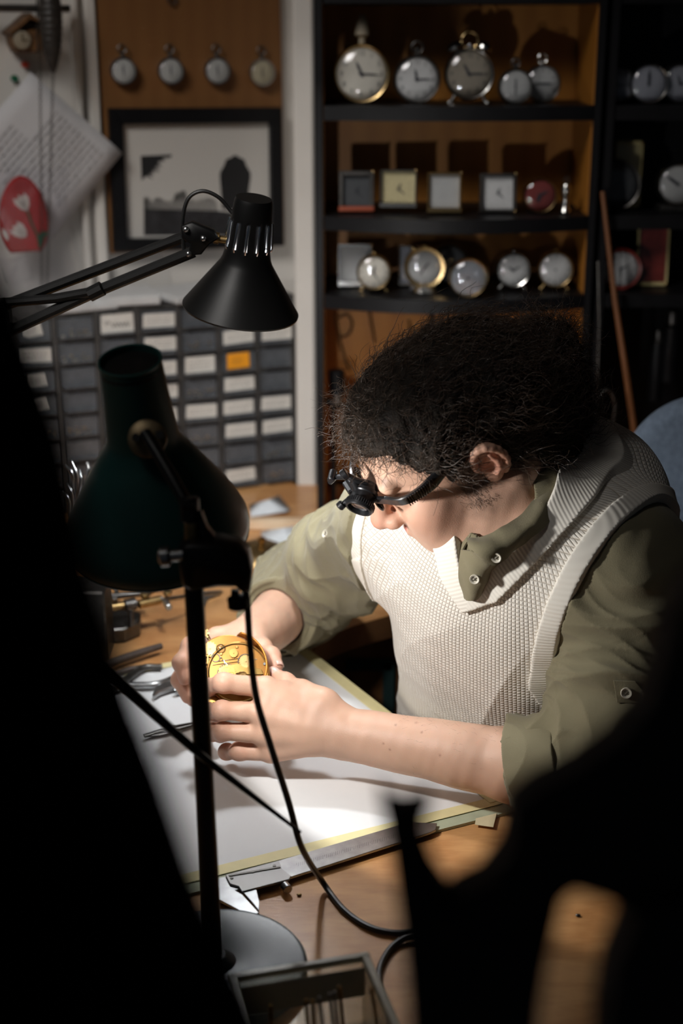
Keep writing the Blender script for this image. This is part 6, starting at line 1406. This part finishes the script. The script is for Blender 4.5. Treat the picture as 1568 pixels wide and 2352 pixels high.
mb = MB(); mb.tube(spline([oc + NL * .012 - DL * x + UP * y for x, y in ((.006, .012), (.012, -.010), (.020, -.030), (.022, -.050))], 16), .0016, 6); petal(mb, .022, -.050, 1.3, .030, .008); petal(mb, .020, -.030, .2, .020, .007); mb.build('stem', gt, ob)
bag_m = clear('bag_film', (.97, .97, .98), rough=.18, fac=.0, edge=.25)
mb = MB(); G = [[oc - DL * (u * .075 + .004 * math.sin(v * 9)) + UP * (v * .11 - .03) + NL * (.018 + .008 * math.cos(u * 2.2) * math.cos(v * 1.3) + .003 * math.sin(u * 11 + v * 7)) for v in np.linspace(-1, 1, 18)] for u in np.linspace(-1, 1, 16)]; mb.grid(G); o = mb.build('bag', bag_m, ob, 60); md = o.modifiers.new('t', 'SOLIDIFY'); md.thickness = .0003
# cuckoo clock with chains and a cone weight
cu = thing('cuckoo_clock', 'small carved brown wall clock with hanging chains at the top left', 'clock', tuple(wall_pt(50, 115, .04)))
cwood = mat('carved_wood', (.10, .045, .014), rough=.6, noise=.5, nscale=70)
mb = MB(); mb.prism(wp(.004, ((10, 70), (90, 66), (84, 112), (76, 120), (24, 120), (14, 100))), NL * .05, .004); mb.build('case', cwood, cu); mb = MB(); mb.prism(wp(.000, ((2, 74), (50, 30), (98, 68), (90, 60), (50, 44), (8, 80))), NL * .062, .001); mb.build('roof', cwood, cu)
c = wall_pt(50, 92, .056); mb = MB(); mb.lathe([(.014, 0), (.014, .003), (.011, .004), (.0001, .004)], c, NL, 28); mb.build('dial', brown_d, cu); mb = MB(); mb.box(c + NL * .005 + UP * .004, [.0008, .0005, .006], RL); mb.box(c + NL * .005 - DL * .004, [.005, .0005, .0008], RL); mb.build('hands', gold, cu)
link_m = mat('chain_metal', (.10, .08, .06), rough=.4, metal=.9)
for x0, x1, y1, off in ((92, 96, 655, .085), (122, 108, 655, .095)):
    A_ = wall_pt(x0, 100 if x0 < 100 else 170, off); B_ = wall_pt(x1, y1, off); nl = 80; mb = MB(); d_ = (B_ - A_) / nl; dn_ = nrm(d_)
    for k in range(nl):
        p = A_ + d_ * (k + .5); s_ = nrm(-DL if k % 2 else NL); ll = np.linalg.norm(d_) * .62; mb.tube([p + dn_ * ll * a + s_ * .0022 * b for a, b in ((-1, 0), (-.6, 1), (.6, 1), (1, 0), (.6, -1), (-.6, -1), (-1, 0))], .00055, 4, cap=False)
    o = mb.build('chain', link_m, cu); 
mb = MB(); 
for x0 in (84, 102): mb.tube([wall_pt(x0, -40, .06), wall_pt(x0 + 2, 60, .06), wall_pt(x0 + 3, 120, .07)], .0016, 6)
mb.build('hanging_cord', dsteel, cu)
cone = thing('cone_weight', 'long dark fir-cone clock weight hanging beside the carved clock', 'weight', tuple(wall_pt(120, 168, .09)))
A_ = wall_pt(112, -45, .09); B_ = wall_pt(122, 168, .095); d_ = B_ - A_; L_ = np.linalg.norm(d_); pr = []
mb = MB(); mb.lathe([(.0001, 0)] + [(max(.0035, .0185 * math.sin(math.pi * min(1, (.18 + t * .80))) ** .7) * (1 + .04 * math.sin(t * 90)), t * L_) for t in np.linspace(.01, .99, 48)] + [(.0001, L_)], A_, d_, 24); mb.build('cone', mat('iron_cone', (.020, .016, .013), rough=.5, noise=.4, nscale=90, bump=.8, bscale=120), cone); mb = MB(); mb.torus(A_ - nrm(d_) * .006, NL, .005, .0013, 16, 6); mb.build('hook', link_m, cone)
mb = MB(); mb.cyl(wall_pt(-60, 18, .05), wall_pt(160, 20, .05), .006, n=12); tag(mb.build('wall_rail', dsteel), 'dark rail along the top left corner of the wall', 'rail')
fb = MB(); G = [[wall_pt(-5 + 70 * u + 12 * v, 590 + 60 * v + 8 * math.sin(5 * u), .05 + .01 * math.sin(4 * u + 3 * v)) for v in np.linspace(0, 1, 8)] for u in np.linspace(0, 1, 8)]; fb.grid(G); o = fb.build('plastic_bag', bag_m, None, 60); md = o.modifiers.new('t', 'SOLIDIFY'); md.thickness = .0003; tag(o, 'crinkled clear plastic bag hanging under the red ornament', 'bag')

# ---------------------------------------------------------------- out-of-focus things close to the camera
fgm = mat('foreground_black', (0.004, 0.004, 0.004), rough=.8)
cloth_b = mat('black_cloth', (0.004, 0.004, 0.0035), rough=1.0, spec=.05)
def fpt(x, y, d): return at_d(x, y, d)
edge = [(-300, -1800), (-230, -400), (-120, 200), (-30, 560), (30, 700), (88, 860), (150, 1030), (185, 1190), (214, 1330), (262, 1480), (312, 1650), (372, 1800), (424, 1950), (462, 2060), (520, 2200), (590, 2352), (680, 2560)]
es = spline([[x, y, 0] for x, y in edge], 80); G = []
for k, (x, y, _) in enumerate(es):
    row = []
    for j, u in enumerate(np.linspace(0, 1, 28)):
        xx = x - 12 - u * (x + 900); row.append(fpt(xx, y, .36 + .012 * math.sin(u * 34 + y * .0012) * min(1, u * 8) - .05 * u))
    G.append(row)
G = np.array(G); n1, n2 = G.shape[:2]; N_off = np.array([0, .012, 0]); mb = MB(); A1 = G.reshape(-1, 3); A2 = A1 + N_off
f = [(i * n2 + j, i * n2 + j + 1, (i + 1) * n2 + j + 1, (i + 1) * n2 + j) for i in range(n1 - 1) for j in range(n2 - 1)]; off = len(A1)
f += [tuple(q + off for q in reversed(t)) for t in f] + [(i * n2, (i + 1) * n2, (i + 1) * n2 + off, i * n2 + off) for i in range(n1 - 1)]
mb.add(np.concatenate([A1, A2]), f); tag(mb.build('black_curtain', cloth_b, None, 60), 'out-of-focus black cloth filling the left side with a slanting edge', 'curtain')
sil = thing('foreground_stand', 'blurred black machine shape with a notched tip at the lower right', 'machine', tuple(fpt(1100, 2400, .5)))
def blob(name, pts, d, th, bev=.006):
    P = spline([[*p, 0] for p in pts + [pts[0]]], len(pts) * 4)[:-1]; P3 = [fpt(x, y, d) for x, y, _ in P]; fw_ = _F * th; mb = MB(); mb.prism(P3, fw_, bev * .0); return mb.build(name, fgm, sil, 60)
body_p = [(1180, 1862), (1245, 1808), (1340, 1762), (1425, 1700), (1496, 1620), (1530, 1520), (1556, 1410), (1620, 1310), (1800, 1250), (1850, 1700), (1800, 2100), (1640, 2120), (1480, 2120), (1400, 2075), (1320, 2050), (1290, 2080), (1180, 2150), (1060, 2140), (1050, 2062), (1120, 2030), (1168, 1965), (1180, 1910)]  # upper right corner also stands in for the darkness on the unlit sleeve
def blob2(name, pts, d, th):
    P3 = np.array([fpt(x, y, d) for x, y in pts]); n = len(P3); tri = mg.tessellate_polygon([[Vector(p) for p in P3]]); B3 = P3 + _F * th; mb = MB(); mb.add(np.concatenate([P3, B3]), [tuple(t) for t in tri] + [tuple(reversed([q + n for q in t])) for t in tri] + [(i, (i + 1) % n, (i + 1) % n + n, i + n) for i in range(n)]); o = mb.build(name, fgm, sil, 60); md = o.modifiers.new('b', 'BEVEL'); md.width = .003; md.segments = 2; md.limit_method = 'ANGLE'; return o
blob2('head', body_p, .50, .035)
blob2('column', [(868, 1818), (900, 1850), (945, 1862), (1000, 1834), (975, 1890), (985, 1950), (1008, 2010), (1050, 2068), (1110, 2070), (1300, 2050), (1285, 2120), (1258, 2230), (1240, 2352), (1230, 2500), (955, 2500), (945, 2352), (930, 2200), (908, 2050), (892, 1930)], .505, .030)
blob2('side_arm', [(1470, 2090), (1452, 2150), (1415, 2240), (1398, 2352), (1396, 2500), (1850, 2500), (1850, 2060), (1640, 2060)], .49, .035)
pb_ = fpt(1095, 2470, .52); mb = MB(); mb.cyl([pb_[0], pb_[1], .03], [pb_[0], pb_[1], pb_[2] + .01], .022, n=20); mb.lathe([(.16, 0), (.16, .02), (.05, .035), (.022, .05)], [pb_[0], pb_[1], .0005], (0, 0, 1), 32); mb.build('floor_post', fgm, sil)
mb = MB(); P = spline([at_d(238, 1530, 1.16), at_d(430, 1708, 1.19), at_d(560, 1812, 1.205), at_d(690, 1912, 1.222)], 20); mb.tube(P, np.linspace(.0050, .0014, 20), 10); tag(mb.build('thin_rod', blk_gloss), 'thin black rod added for the shadow line slanting across the white paper', 'rod')  # rod added in place of a dark shadow line across the sheet
